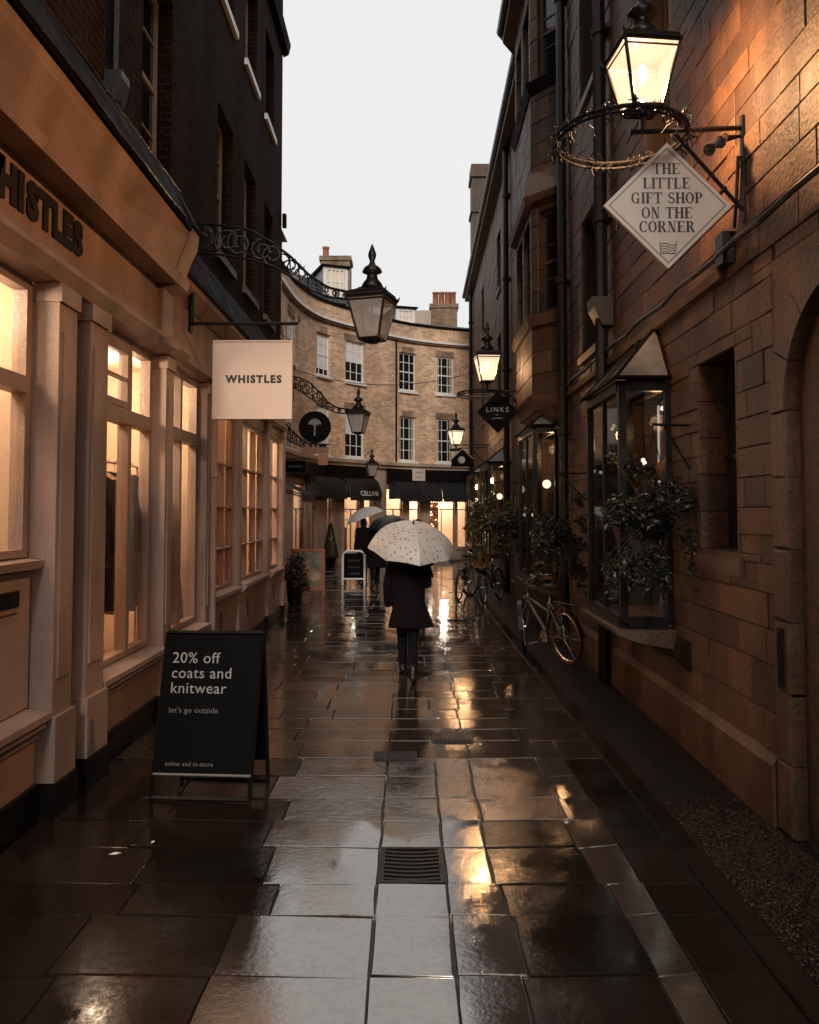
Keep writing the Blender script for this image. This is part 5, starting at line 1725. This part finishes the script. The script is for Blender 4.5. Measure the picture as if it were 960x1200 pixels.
sA, sB = s_at(480), s_at(495)
part('board', MB(FC).box(sA, sB, .18, .22, 3.15, 3.62), M['sign_white'], B3)
mid = (sA + sB) / 2
T = (Vector(FC(mid + .2, 0, 0)) - Vector(FC(mid - .2, 0, 0))).normalized()
for zz, ww, hh in ((3.43, .34, .10), (3.26, .30, .07)):
    faint_print(FC(mid, .24, zz), T, (0, 0, 1), ww, hh, M['dim_ink'], B3)
GS = thing('gabled_sign', 'dark house shaped sign with a pale disc beneath the farthest lamp', 'shop sign', atY(542, 540, 25))
g = [atY(a_, b2, 25) for a_, b2 in ((529, 547), (555, 547), (555, 538), (542, 526), (529, 538))]
gm = MB()
gm.add([(p[0], 24.98, p[2]) for p in g] + [(p[0], 25.03, p[2]) for p in g], [(0, 1, 2, 3, 4), (9, 8, 7, 6, 5)] + [(i, 5 + i, 5 + (i + 1) % 5, (i + 1) % 5) for i in range(5)])
part('board', gm, M['board_black'], GS)
c = atY(541, 539, 25)
part('disc', disc(MB(), c[0], 24.96, 24.978, c[2], .11, 16), M['pale_stone'], GS)
part('edge_trim', MB().tube([(g[4][0], 24.97, g[4][2]), (g[3][0], 24.97, g[3][2]), (g[2][0], 24.97, g[2][2])], .018, 5), M['pale_stone'], GS)
part('bracket', MB().tube([(g[3][0], 25, g[3][2]), (g[3][0], 25, g[3][2] + .12), (2.5, 25, g[3][2] + .12)], .018, 5), M['iron'], GS)

for (lx, ly, la, sz, lab) in ((-1.63, 4.62, .3, .035, 'white paper scrap flat on the dark near left paving'), (-1.47, 4.78, 1.3, .022, 'small pale scrap beside the larger paper scrap on the left paving')):
    ca_, sa_ = math.cos(la) * sz, math.sin(la) * sz
    lm_ = MB()
    lm_.add([(lx + ca_, ly + sa_, .012), (lx - sa_ * .3, ly + ca_ * .3, .017), (lx - ca_, ly - sa_, .011), (lx + sa_ * .3, ly - ca_ * .3, .010)], [(0, 1, 2, 3)])
    tag(part('paper_scrap', lm_, M['white']), lab, 'litter')
# ------------------------------------------------------------------ street boards on the left
CB = thing('chalk_board', 'small chalk board in a white rounded frame on the far paving', 'sign board', (-1.47, 21.5, 0))
ax0, ax1, ay = -1.74, -1.17, 21.4
fb = MB()
fpts = [(ax0, ay, .0), (ax0, ay + .06, .72), (ax0 + .03, ay + .075, .82), (ax0 + .1, ay + .08, .88), (ax1 - .1, ay + .08, .88), (ax1 - .03, ay + .075, .82), (ax1, ay + .06, .72), (ax1, ay, 0)]
part('frame', MB().tube(fpts, .03, 6).tube([(ax0, ay + .012, .16), (ax1, ay + .012, .16)], .025, 6), M['white'], CB)
part('panel', MB().box(ax0 + .03, ax1 - .03, ay + .03, ay + .05, .18, .82), M['board_black'], CB)
for k in range(3):
    c0 = (ax0 + ax1) / 2
    part('chalk_scrawl', MB().tube([(c0 - .15 + .30 * q / 14, ay + .026, .64 - .17 * k + .045 * math.sin(q * 2.2 + k) * (1 if q % 3 else .3)) for q in range(15)], .006, 4), M['dim_ink'], CB)
part('rear_leaf', MB().tube([(ax0 + .03, ay + .45, 0), (ax0 + .05, ay + .1, .84)], .025, 5).tube([(ax1 - .03, ay + .45, 0), (ax1 - .05, ay + .1, .84)], .025, 5), M['white'], CB)
PB = thing('poster_stand', 'orange wood framed poster stand beside the left corner plants', 'poster stand', (-2.35, 18.5, 0))
px0, px1 = atY(341, 645, 18.3)[0], atY(381, 645, 18.3)[0]
f = MB()
f.box(px0, px0 + .05, 18.28, 18.34, .02, 1.08).box(px1 - .05, px1, 18.28, 18.34, .02, 1.08).box(px0 + .05, px1 - .05, 18.28, 18.34, 1.02, 1.08).box(px0 + .05, px1 - .05, 18.28, 18.34, .16, .21)
f.box(px0, px0 + .05, 18.1, 18.28, .0, .05).box(px1 - .05, px1, 18.1, 18.28, .0, .05)
part('frame', f, M['orange_wood'], PB)
part('poster', MB().box(px0 + .05, px1 - .05, 18.30, 18.32, .21, 1.02), M['poster'], PB)

# ------------------------------------------------------------------ plants
def leaves(mb, c, rad, n, size, squash=1.0, hang=0.0, shape=None):
    for k in range(n):
        while True:
            d = Vector((rnd.uniform(-1, 1), rnd.uniform(-1, 1), rnd.uniform(-1, 1)))
            if .15 < d.length < 1:
                break
        p = Vector(c) + Vector((d.x * rad[0], d.y * rad[1], d.z * rad[2]))
        if hang and rnd.random() < hang:
            p.z -= rnd.random() * rad[2] * .9
        s = size * rnd.uniform(.6, 1.3)
        a_ = Vector((rnd.gauss(0, 1), rnd.gauss(0, 1), rnd.gauss(-.3, .6))).normalized()
        b2 = a_.orthogonal().normalized()
        b2 = (Matrix.Rotation(rnd.uniform(0, 6.28), 3, a_) @ b2)
        nn = a_.cross(b2) * .12 * s
        mb.add([p, p + a_ * s * .5 + b2 * s * .28 + nn, p + a_ * s, p + a_ * s * .5 - b2 * s * .28 + nn], [(0, 1, 2), (0, 2, 3)])
def bush(name, lab, c, clumps, n, size, lm, base, grp=None, stems=True):
    t = thing(name, lab, 'plant', (c[0], c[1], c[2]), grp)
    mb, sm = MB(), MB()
    for (dx, dy, dz, rx, ry, rz, wgt) in clumps:
        cc = (c[0] + dx, c[1] + dy, c[2] + dz)
        leaves(mb, cc, (rx, ry, rz), int(n * wgt), size, hang=.25)
        for k in range(2):
            e = (cc[0] + rnd.uniform(-rx, rx), cc[1] + rnd.uniform(-ry, ry), cc[2] + rnd.uniform(-rz * .5, rz))
            sm.tube([c, ((c[0] + e[0]) / 2 + rnd.uniform(-.03, .03), (c[1] + e[1]) / 2, (c[2] + e[2]) / 2 + .04), e], [.004, .003, .0015], 4)
    part('foliage', mb, M[lm], t)
    part('stem', sm, M['stem'], t)
    base(t)
    return t
def hang_basket(c, r, wx, top):
    def f(t):
        part('basket', MB().lathe([(.03, -r), (r * .6, -r * .85), (r * .95, -.3 * r), (r, 0), (r * .9, 0), (r * .5, -.6 * r)], c, 14), M['black_paint'], t, smooth=True)
        w_ = MB()
        for k in range(3):
            a_ = k * 2.094
            w_.tube([(c[0] + r * math.cos(a_), c[1] + r * math.sin(a_), c[2]), (c[0], c[1], top)], .004, 4)
        w_.tube([(c[0], c[1], top), (c[0], c[1], top + .05), (wx, c[1] + .05, top + .05)], .012, 5)
        w_.tube([(wx, c[1] + .05, top - .3), (c[0] + .1, c[1] + .03, top + .05)], .01, 5)
        part('hanger', w_, M['iron'], t)
    return f
def loose(n, w, h, d, seed):
    """an uneven basket planting: a few clumps of different size plus hanging trails"""
    q = random.Random(seed)
    L = [(q.uniform(-.2, .2) * w, 0, .08 * h, .34 * w, .3 * d, .22 * h, 1)]
    for k in range(n):
        a_ = q.uniform(0, 6.28)
        L.append((q.uniform(.3, .62) * w * math.cos(a_), q.uniform(-.35, .35) * d, q.uniform(-.3, .42) * h, q.uniform(.08, .2) * w, q.uniform(.12, .25) * d, q.uniform(.07, .2) * h, q.uniform(.12, .34)))
    for k in range(n):
        L.append((q.uniform(-.55, .55) * w, q.uniform(-.35, .35) * d, q.uniform(-.75, -.35) * h, .045, .05, q.uniform(.12, .3) * h, .10))
    for k in range(n // 2):
        L.append((q.uniform(-.55, .6) * w, q.uniform(-.2, .2) * d, q.uniform(.45, .8) * h, .05, .05, .1 * h, .05))
    return L
b1 = (1.95, 6.55, 1.85)
bush('hanging_basket', 'big dark hanging basket plant before the nearest glazed oriel', b1, loose(10, .70, .66, .6, 3), 950, .05, 'leaf', hang_basket(b1, .17, RX(6.6), 2.55), 'hanging baskets on the stone wall')
b2_ = (1.85, 10.6, 1.6)
bush('hanging_basket', 'trailing hanging basket above the nearest bicycle', b2_, loose(9, .66, .7, .6, 5), 620, .06, 'leaf', hang_basket(b2_, .16, RX(10.7), 2.35), 'hanging baskets on the stone wall')
b3 = (1.70, 16.6, 1.72)
bush('hanging_basket', 'olive lit hanging basket above the parked bicycles', b3, loose(11, 1.05, .75, .8, 8), 900, .075, 'leaf_pale', hang_basket(b3, .2, RX(16.7), 2.45), 'hanging baskets on the stone wall')
b4 = (2.0, 15.6, 1.55)
bush('hanging_basket', 'dark hanging basket close behind the second oriel', b4, loose(8, .6, .7, .6, 13), 600, .07, 'leaf', hang_basket(b4, .16, RX(15.7), 2.4), 'hanging baskets on the stone wall')
def pot_base(c, r, h, m):
    def f(t):
        part('pot', MB().lathe([(r * .7, 0), (r * .78, h * .1), (r, h * .85), (r * 1.1, h * .86), (r * 1.1, h), (r * .9, h), (r * .85, h * .9)], (c[0], c[1], 0), 14), M[m], t, smooth=True)
    return f
p4 = (-2.36, 16.9, .42)
bush('potted_plant', 'dark potted shrub at the near left building corner', p4, [(0, 0, .2, .25, .25, .25, 1), (.05, 0, .45, .18, .2, .2, .5), (.12, 0, .05, .2, .2, .15, .4)], 700, .07, 'leaf', pot_base(p4, .17, .42, 'black_paint'))
ct = (atY(387.5, 640, 28.2)[0], 28.2, .3)
tt = thing('box_tree', 'clipped conical box tree in a pot by the far shops', 'tree', (ct[0], ct[1], 0))
mb = MB()
for k in range(1500):
    h_ = rnd.random() ** 1.3
    rr2 = .25 * (1 - h_) ** .8 * (.75 + .3 * rnd.random())
    a_ = rnd.uniform(0, 6.28)
    p = Vector((ct[0] + rr2 * math.cos(a_), ct[1] + rr2 * math.sin(a_), .34 + 1.15 * h_))
    d1 = Vector((math.cos(a_), math.sin(a_), rnd.uniform(-.4, .8))).normalized() * .06
    d2 = d1.orthogonal().normalized() * .025
    mb.add([p, p + d1 * .5 + d2, p + d1, p + d1 * .5 - d2], [(0, 1, 2, 3)])
part('crown', mb, M['box_leaf'], tt)
part('trunk', MB().tube([(ct[0], ct[1], .25), (ct[0], ct[1], .9)], [.03, .015], 6), M['stem'], tt)
part('pot', MB().lathe([(.15, 0), (.2, .3), (.22, .3), (.22, .35), (.16, .35)], (ct[0], ct[1], 0), 12), M['black_paint'], tt, smooth=True)

# ------------------------------------------------------------------ bicycles
def bicycle(lab, rear, front, lean, fm_, ty, basket=False, steer=0.0):
    """built along +x at the origin (rear wheel at x=0), then stood where it is parked"""
    t = thing('bicycle', lab, 'bicycle', (0, 0, 0), 'parked bicycles')
    r, wb = .33, 1.04
    def wheel(cx, mt, sa):
        ca, sb = math.cos(sa), math.sin(sa)
        def fw_(a_, b2, c):
            return (cx + (a_ - 0) * ca - b2 * sb, a_ * sb + b2 * ca, c)
        ty_ = part('wheel', MB(fw_).tube([(r * math.cos(2 * math.pi * k / 32), 0, r + .005 + r * math.sin(2 * math.pi * k / 32)) for k in range(32)], .022, 6, True), M[mt], t, smooth=True)
        rm_ = part('rim', MB(fw_).tube([((r - .03) * math.cos(2 * math.pi * k / 32), 0, r + .005 + (r - .03) * math.sin(2 * math.pi * k / 32)) for k in range(32)], .012, 5, True), M['steel'], ty_)
        sk = MB(fw_)
        for k in range(18):
            a_ = 2 * math.pi * k / 18
            sk.tube([(.02 * math.cos(a_ + .5), .025 * (-1) ** k, r + .02 * math.sin(a_ + .5)), ((r - .03) * math.cos(a_), 0, r + (r - .03) * math.sin(a_))], .0018, 3)
        sk.tube([(0, -.05, r), (0, .05, r)], .02, 8)
        part('spokes', sk, M['steel'], ty_)
        g_ = MB(fw_)
        for k in range(11):
            a0_, a1_ = R(10 + 15 * k), R(25 + 15 * k)
            g_.quad(((r + .04) * math.cos(a0_), -.03, r + (r + .04) * math.sin(a0_)), ((r + .04) * math.cos(a0_), .03, r + (r + .04) * math.sin(a0_)), ((r + .04) * math.cos(a1_), .03, r + (r + .04) * math.sin(a1_)), ((r + .04) * math.cos(a1_), -.03, r + (r + .04) * math.sin(a1_)))
        part('mudguard', g_, M['black_paint'], t)
    wheel(0, ty, 0)
    wheel(wb, 'rubber', steer)
    bb, st_, hd0, hd1 = (.44, 0, .29), (.27, 0, .80), (.80, 0, .82), (.84, 0, .66)
    f = MB()
    for s in (-1, 1):
        f.tube([(0, s * .05, r), (.42, s * .03, .29)], .011, 6).tube([(0, s * .05, r), (.3, s * .02, .72)], .009, 6)
    f.tube([bb, st_], .016, 8).tube([bb, (.50, 0, .40), (.82, 0, .72)], .02, 8).tube([(.33, 0, .62), (.82, 0, .76)], .016, 8).tube([hd0, hd1], .02, 8)
    part('frame', f, M[fm_], t, smooth=True)
    fk = MB()
    for s in (-1, 1):
        fk.tube([(.84, s * .02, .66), (.90, s * .045, .58), (.97, s * .05, .42), (wb, s * .05, r)], .011, 6)
    part('fork', fk, M[fm_], t)
    part('seat_post', MB().tube([st_, (.24, 0, .93)], .013, 6), M['steel'], t)
    part('saddle', MB().ell((.2, 0, .955), (.14, .085, .035), 12, 6).ell((.32, 0, .955), (.10, .03, .028), 10, 6), M['rubber'], t, smooth=True)
    hb = MB().tube([(.80, 0, .8), (.77, 0, .98)], .014, 6)
    hb.tube([(.62, -.3, 1.02), (.72, -.27, 1.03), (.79, -.12, 1.0), (.79, 0, .98), (.79, .12, 1.0), (.72, .27, 1.03), (.62, .3, 1.02)], .012, 6)
    part('handlebar', hb, M['steel'], t)
    for s in (-1, 1):
        part('grip', MB().tube([(.60, s * .3, 1.02), (.69, s * .285, 1.028)], .019, 6), M['rubber'], t)
    ck = MB().lathe([(.085, -.004), (.085, .004)], (0, 0, 0), 20)
    ck.xf(Matrix.Translation((.44, .05, .29)) @ Matrix.Rotation(R(90), 4, 'X'))
    ck.tube([(.44, .07, .29), (.57, .08, .20)], .01, 5).tube([(.44, -.07, .29), (.31, -.08, .38)], .01, 5)
    ck.box(.54, .64, .08, .16, .185, .205).box(.25, .35, -.16, -.08, .37, .39)
    part('crankset', ck, M['steel'], t)
    part('chain', MB().tube([(0, .05, r + .04), (.44, .05, .29 + .085)], .006, 4).tube([(0, .05, r - .04), (.44, .05, .29 - .085)], .006, 4), M['iron'], t)
    part('lamp', MB().lathe([(.03, 0), (.035, .04)], (.88, 0, .74), 10), M['steel'], t)
    rk = MB().tube([(-.2, -.06, .74), (.28, -.06, .74), (.28, .06, .74), (-.2, .06, .74)], .007, 5).tube([(-.1, .06, .74), (0, .06, r)], .006, 5).tube([(-.1, -.06, .74), (0, -.06, r)], .006, 5)
    part('rack', rk, M['iron'], t)
    if basket:
        bm = MB()
        prof = [(.11, .13, .76), (.13, .16, .90), (.15, .18, 1.02)]
        for (hx, hy, zz), (hx2, hy2, z2) in zip(prof, prof[1:]):
            P = [(.98 - hx, -hy, zz), (.98 + hx, -hy, zz), (.98 + hx, hy, zz), (.98 - hx, hy, zz), (.98 - hx2, -hy2, z2), (.98 + hx2, -hy2, z2), (.98 + hx2, hy2, z2), (.98 - hx2, hy2, z2)]
            bm.add(P, [(0, 1, 5, 4), (1, 2, 6, 5), (2, 3, 7, 6), (3, 0, 4, 7)])
        bm.box(.87, 1.09, -.13, .13, .75, .76)
        part('basket', bm, M['wicker'], t)
        part('basket_rim', MB().tube([(.83, -.18, 1.02), (1.13, -.18, 1.02), (1.13, .18, 1.02), (.83, .18, 1.02)], .015, 6, True), M['wicker'], t)
        bg = tag(part('paper_bag', MB(), M['tan']), 'crumpled pale paper parcel in the bicycle basket', 'parcel') if False else None
    dx, dy = front[0] - rear[0], front[1] - rear[1]
    t.rotation_mode = 'XYZ'
    t.location = (rear[0], rear[1], .0)
    t.rotation_euler = (lean, 0, math.atan2(dy, dx))
    return t
bicycle('silver framed bicycle with a red brown rear tyre leaning at the wall', (2.0, 10.38), (1.6, 11.3), R(-7), 'bike_silver', 'red_rubber', steer=R(-33))
bicycle('dark bicycle with a brown wicker basket under the olive plant', (1.98, 18.0), (1.55, 17.05), R(6), 'black_paint', 'rubber', basket=True, steer=R(8))
bicycle('dark bicycle on the far side of the basket bicycle', (1.05, 17.7), (1.35, 18.65), R(7), 'black_paint', 'rubber', steer=R(-20))

# ------------------------------------------------------------------ people
def bake(mb, name, m, parent, vox=.016, sm=6, label=None, sub=True):
    """grow the joined limbs into one continuous skin"""
    me = bpy.data.meshes.new(name)
    me.from_pydata(mb.v, [], mb.f)
    o = bpy.data.objects.new(name, me)
    C.objects.link(o)
    r_ = o.modifiers.new('remesh', 'REMESH')
    r_.mode, r_.voxel_size = 'VOXEL', vox
    s_ = o.modifiers.new('smooth', 'SMOOTH')
    s_.iterations, s_.factor = sm, .5
    dg = bpy.context.evaluated_depsgraph_get()
    dg.update()
    out = bpy.data.meshes.new_from_object(o.evaluated_get(dg))
    bpy.data.objects.remove(o)
    return link(name, out, m, parent, label, True)
def chain(mb, pts, rs, n=10):
    mb.tube(pts, rs, n)
    for p, r in zip(pts, rs):
        mb.ell(p, (r, r, r), 10, 6)
def person(lab, x, y, h, yaw, stride, coat_len, hand, coat_m, grp=None, coat_flare=.03, foot=.07):
    """a walker seen from behind, built facing +y about the origin, with one hand raised to a handle"""
    k = h / 1.68
    b = MB()
    # pose: hips, knees, ankles
    hipz = .86
    legs = {}
    for s in (-1, 1):
        fwd = stride * s
        hip = (s * .085, 0, hipz)
        if fwd >= 0:
            knee, ank = (s * (foot + .01), fwd * .55 + .05, .47), (s * foot, fwd * .75, .08)
        else:
            knee, ank = (s * (foot + .005), fwd * .15 + .02, .46), (s * foot, fwd * 1.0, .12)
        legs[s] = (hip, knee, ank)
        chain(b, [hip, ((hip[0] + knee[0]) / 2, (hip[1] + knee[1]) / 2, (hip[2] + knee[2]) / 2), knee], [.07, .06, .042])
        chain(b, [knee, ((knee[0] * .6 + ank[0] * .4), (knee[1] * .6 + ank[1] * .4) - .015, knee[2] * .6 + ank[2] * .4), ank], [.042, .042, .030])
        toe = (ank[0] + s * .02, ank[1] + .15, .035 if fwd >= 0 else .03)
        chain(b, [(ank[0], ank[1] - .03, ank[2] - .02), toe], [.034, .028])
    b.ell((0, 0, .93), (.155, .11, .14)).ell((0, .01, 1.1), (.135, .095, .16)).ell((0, .0, 1.28), (.17, .105, .15))
    chain(b, [(0, .0, 1.36), (0, .015, 1.47)], [.055, .05])
    b.ell((0, .025, 1.565), (.073, .092, .105)).ell((0, .05, 1.515), (.05, .06, .06)).ell((0, .118, 1.55), (.014, .018, .022))
    for s in (-1, 1):
        b.ell((s * .075, .02, 1.555), (.012, .022, .032)).ell((s * .03, .102, 1.578), (.013, .012, .01))
    b.ell((0, .108, 1.512), (.025, .012, .009))
    # arms
    arms = []
    sl_, sr_ = (-.185, -.005, 1.375), (.185, -.005, 1.375)
    arms.append((sl_, (-.242, -.05, 1.11), (-.245, .03, .86)))
    if hand:
        arms.append((sr_, (.235, .03, 1.12), hand))
    else:
        arms.append((sr_, (.245, -.04, 1.10), (.255, .03, .84)))
    for i, (a_, e, w_) in enumerate(arms):
        chain(b, [a_, e], [.048, .04])
        chain(b, [e, w_], [.04, .026])
        d = (Vector(w_) - Vector(e)).normalized()
        sd = Vector((1, 0, 0)) if abs(d.x) < .8 else Vector((0, 1, 0))
        pal = Vector(w_) + d * .045
        b.ell(tuple(pal), (.03, .038, .045))
        fw_ = d.cross(sd).normalized()
        for q in range(4):
            bs = pal + fw_ * (.024 - .016 * q) + d * .03
            ln = (.062, .07, .066, .052)[q]
            curl = Vector((.012 if i == 0 else -.02, .0, 0))
            chain(b, [tuple(bs), tuple(bs + d * ln * .5 + curl * .5), tuple(bs + d * ln * .85 + curl * 1.6)], [.009, .0085, .0075], 6)
        th = pal + fw_ * .034
        chain(b, [tuple(th), tuple(th + fw_ * .02 + d * .03), tuple(th + fw_ * .018 + d * .055)], [.011, .01, .008], 6)
    S4 = Matrix.Scale(k, 4)
    b.xf(S4)
    body = bake(b, 'person', M['skin'], None, .011, 3)
    tag(body, lab, 'person', grp)
    # coat
    c = MB()
    prof = [(1.44, .10, .08), (1.40, .15, .10), (1.33, .185, .118), (1.2, .185, .125), (1.08, .172, .122), (.96, .185, .132), (.84, .205, .148), (1.41 - coat_len, .225 + coat_flare, .165), (1.40 - coat_len, .215 + coat_flare, .155)]
    pts = []
    for z, rx, ry in prof:
        for q in range(24):
            a_ = 2 * math.pi * q / 24
            wv = 1 + (.085 * math.sin(5 * a_ + 1 + 2 * z) * (1.2 - z) if z < 1.15 else .012 * math.sin(7 * a_ + 9 * z))
            pts.append((rx * wv * math.cos(a_) + (.07 * (1.1 - z) if z < 1.1 else 0), -.012 + (ry + (.03 if z < .9 else 0)) * wv * math.sin(a_), z))
    nr = len(prof)
    c.add(pts, [(i * 24 + q, i * 24 + (q + 1) % 24, (i + 1) * 24 + (q + 1) % 24, (i + 1) * 24 + q) for i in range(nr - 1) for q in range(24)] + [tuple(range(24)), tuple(range((nr - 1) * 24, nr * 24))[::-1]])
    chain(c, [(-.15, -.005, 1.37), (.15, -.005, 1.37)], [.075, .075])
    c.ell((0, 0, 1.44), (.085, .075, .05))
    for a_, e, w_ in arms:
        we = tuple(Vector(e) + (Vector(w_) - Vector(e)) * .93)
        chain(c, [a_, tuple((Vector(a_) + Vector(e)) / 2), e], [.075, .07, .064])
        chain(c, [e, we], [.064, .05])
    # cut the hem flat
    c.xf(S4)
    co = bake(c, 'coat', M[coat_m], body, .016, 5)
    # trousers and shoes
    tr_ = MB()
    for s in (-1, 1):
        hip, knee, ank = legs[s]
        chain(tr_, [hip, knee], [.10, .068])
        chain(tr_, [knee, (ank[0], ank[1], ank[2] + .01)], [.068, .056])
    tr_.ell((0, 0, .9), (.165, .12, .12))
    tr_.xf(S4)
    bake(tr_, 'trousers', M['trousers'], body, .016, 5)
    for s in (-1, 1):
        hip, knee, ank = legs[s]
        sh = MB()
        toe = (ank[0] + s * .02, ank[1] + .16, .032 if stride * s >= 0 else .03)
        chain(sh, [(ank[0], ank[1] - .045, max(.045, ank[2] - .045)), (ank[0] + s * .01, ank[1] + .06, max(.042, ank[2] * .5)), toe], [.045, .044, .036])
        chain(sh, [(ank[0], ank[1] - .01, ank[2] - .02), (ank[0], ank[1], ank[2] + .05)], [.05, .05])
        sh.xf(S4)
        bake(sh, 'shoe', M['shoe'], body, .012, 3)
    hr = MB()
    hr.ell((0, .0, 1.6), (.084, .1, .09)).ell((0, -.045, 1.53), (.075, .06, .11))
    hr.xf(S4)
    bake(hr, 'hair', M['hair'], body, .012, 4)
    body.location = (x, y, 0)
    body.rotation_euler = (0, 0, yaw)
    return body
def umbrella(lab, tip, R_, drop, tilt, yaw, m, shaft_len, grp):
    """canopy of eight panels over ribs and a shaft, tip at the origin, then tilted"""
    t = thing('umbrella', lab, 'umbrella', (0, 0, 0), grp)
    n = 8
    def cp(a_, q, sag):
        rr2 = R_ * math.sin(q * 1.25) / math.sin(1.25)
        z = -drop * (1 - math.cos(q * 1.25)) / (1 - math.cos(1.25))
        return (rr2 * math.cos(a_) * (1 - sag), rr2 * math.sin(a_) * (1 - sag), z + sag * .25 * R_ * q)
    for k in range(n):
        m_ = MB()
        g_ = []
        for i in range(9):
            for j in range(7):
                a_ = 2 * math.pi * (k + j / 6) / n
                sg = (.075 * math.sin(math.pi * j / 6)) * (i / 8) ** 1.2
                g_.append(cp(a_, i / 8, sg))
        m_.add(g_, [(i * 7 + j, i * 7 + j + 1, (i + 1) * 7 + j + 1, (i + 1) * 7 + j) for i in range(8) for j in range(6)])
        part('canopy_panel', m_, M[m], t, smooth=True)
        a_ = 2 * math.pi * k / n
        part('rib', MB().tube([(p[0], p[1], p[2] - .006) for p in [cp(a_, i / 8, 0) for i in range(9)]], .003, 4).tube([(0, 0, -drop * 1.1), tuple(c_ - (0, 0, .008)[i_] for i_, c_ in enumerate(cp(a_, .55, 0)))], .0025, 4), M['steel'], t)
    part('shaft', MB().tube([(0, 0, .05), (0, 0, -shaft_len)], .006, 6), M['steel'], t)
    part('ferrule', MB().lathe([(.014, 0), (.01, .02), (.005, .06)], (0, 0, 0), 8), M['rubber'], t)
    part('handle', MB().tube([(0, 0, -shaft_len), (0, 0, -shaft_len - .08), (.02, 0, -shaft_len - .11), (.05, 0, -shaft_len - .11), (.06, 0, -shaft_len - .08)], .012, 6), M['wood'], t)
    t.location = tip
    t.rotation_euler = (tilt[0], tilt[1], yaw)
    return t
PY = 9.55
person('person in a black coat walking away under the spotted umbrella', -.02, PY, 1.60, 0, -.40, .80, (.12, .22, 1.22), 'coat_black', coat_flare=.06, foot=.06)
umbrella('white umbrella with dark spots held over the walking person', (.045, 9.38, 1.765), .51, .30, (R(20), R(1), 0), R(12), 'dots', .62, 'open umbrellas')
person('person under the pale grey umbrella near the chalk board', -1.25, 22.4, 1.72, R(35), .05, .9, (.1, .25, 1.25), 'coat_black', 'distant walkers under umbrellas')
umbrella('pale grey umbrella tilted over a distant dark figure', (-1.30, 22.4, 2.0), .56, .28, (R(-6), R(-20), 0), R(20), 'brolly_grey', .75, 'open umbrellas')
person('person under the black umbrella left of the main walker', -.86, 20.6, 1.70, R(10), .16, .9, (.1, .22, 1.25), 'coat_black', 'distant walkers under umbrellas')
umbrella('black umbrella over the walker behind the spotted umbrella', (-.60, 20.4, 1.80), .50, .24, (R(5), R(-14), 0), R(20), 'brolly_black', .7, 'open umbrellas')
person('bareheaded person hidden to the head behind the spotted umbrella', .165, 16.0, 1.76, 0, .18, .8, None, 'coat_black')
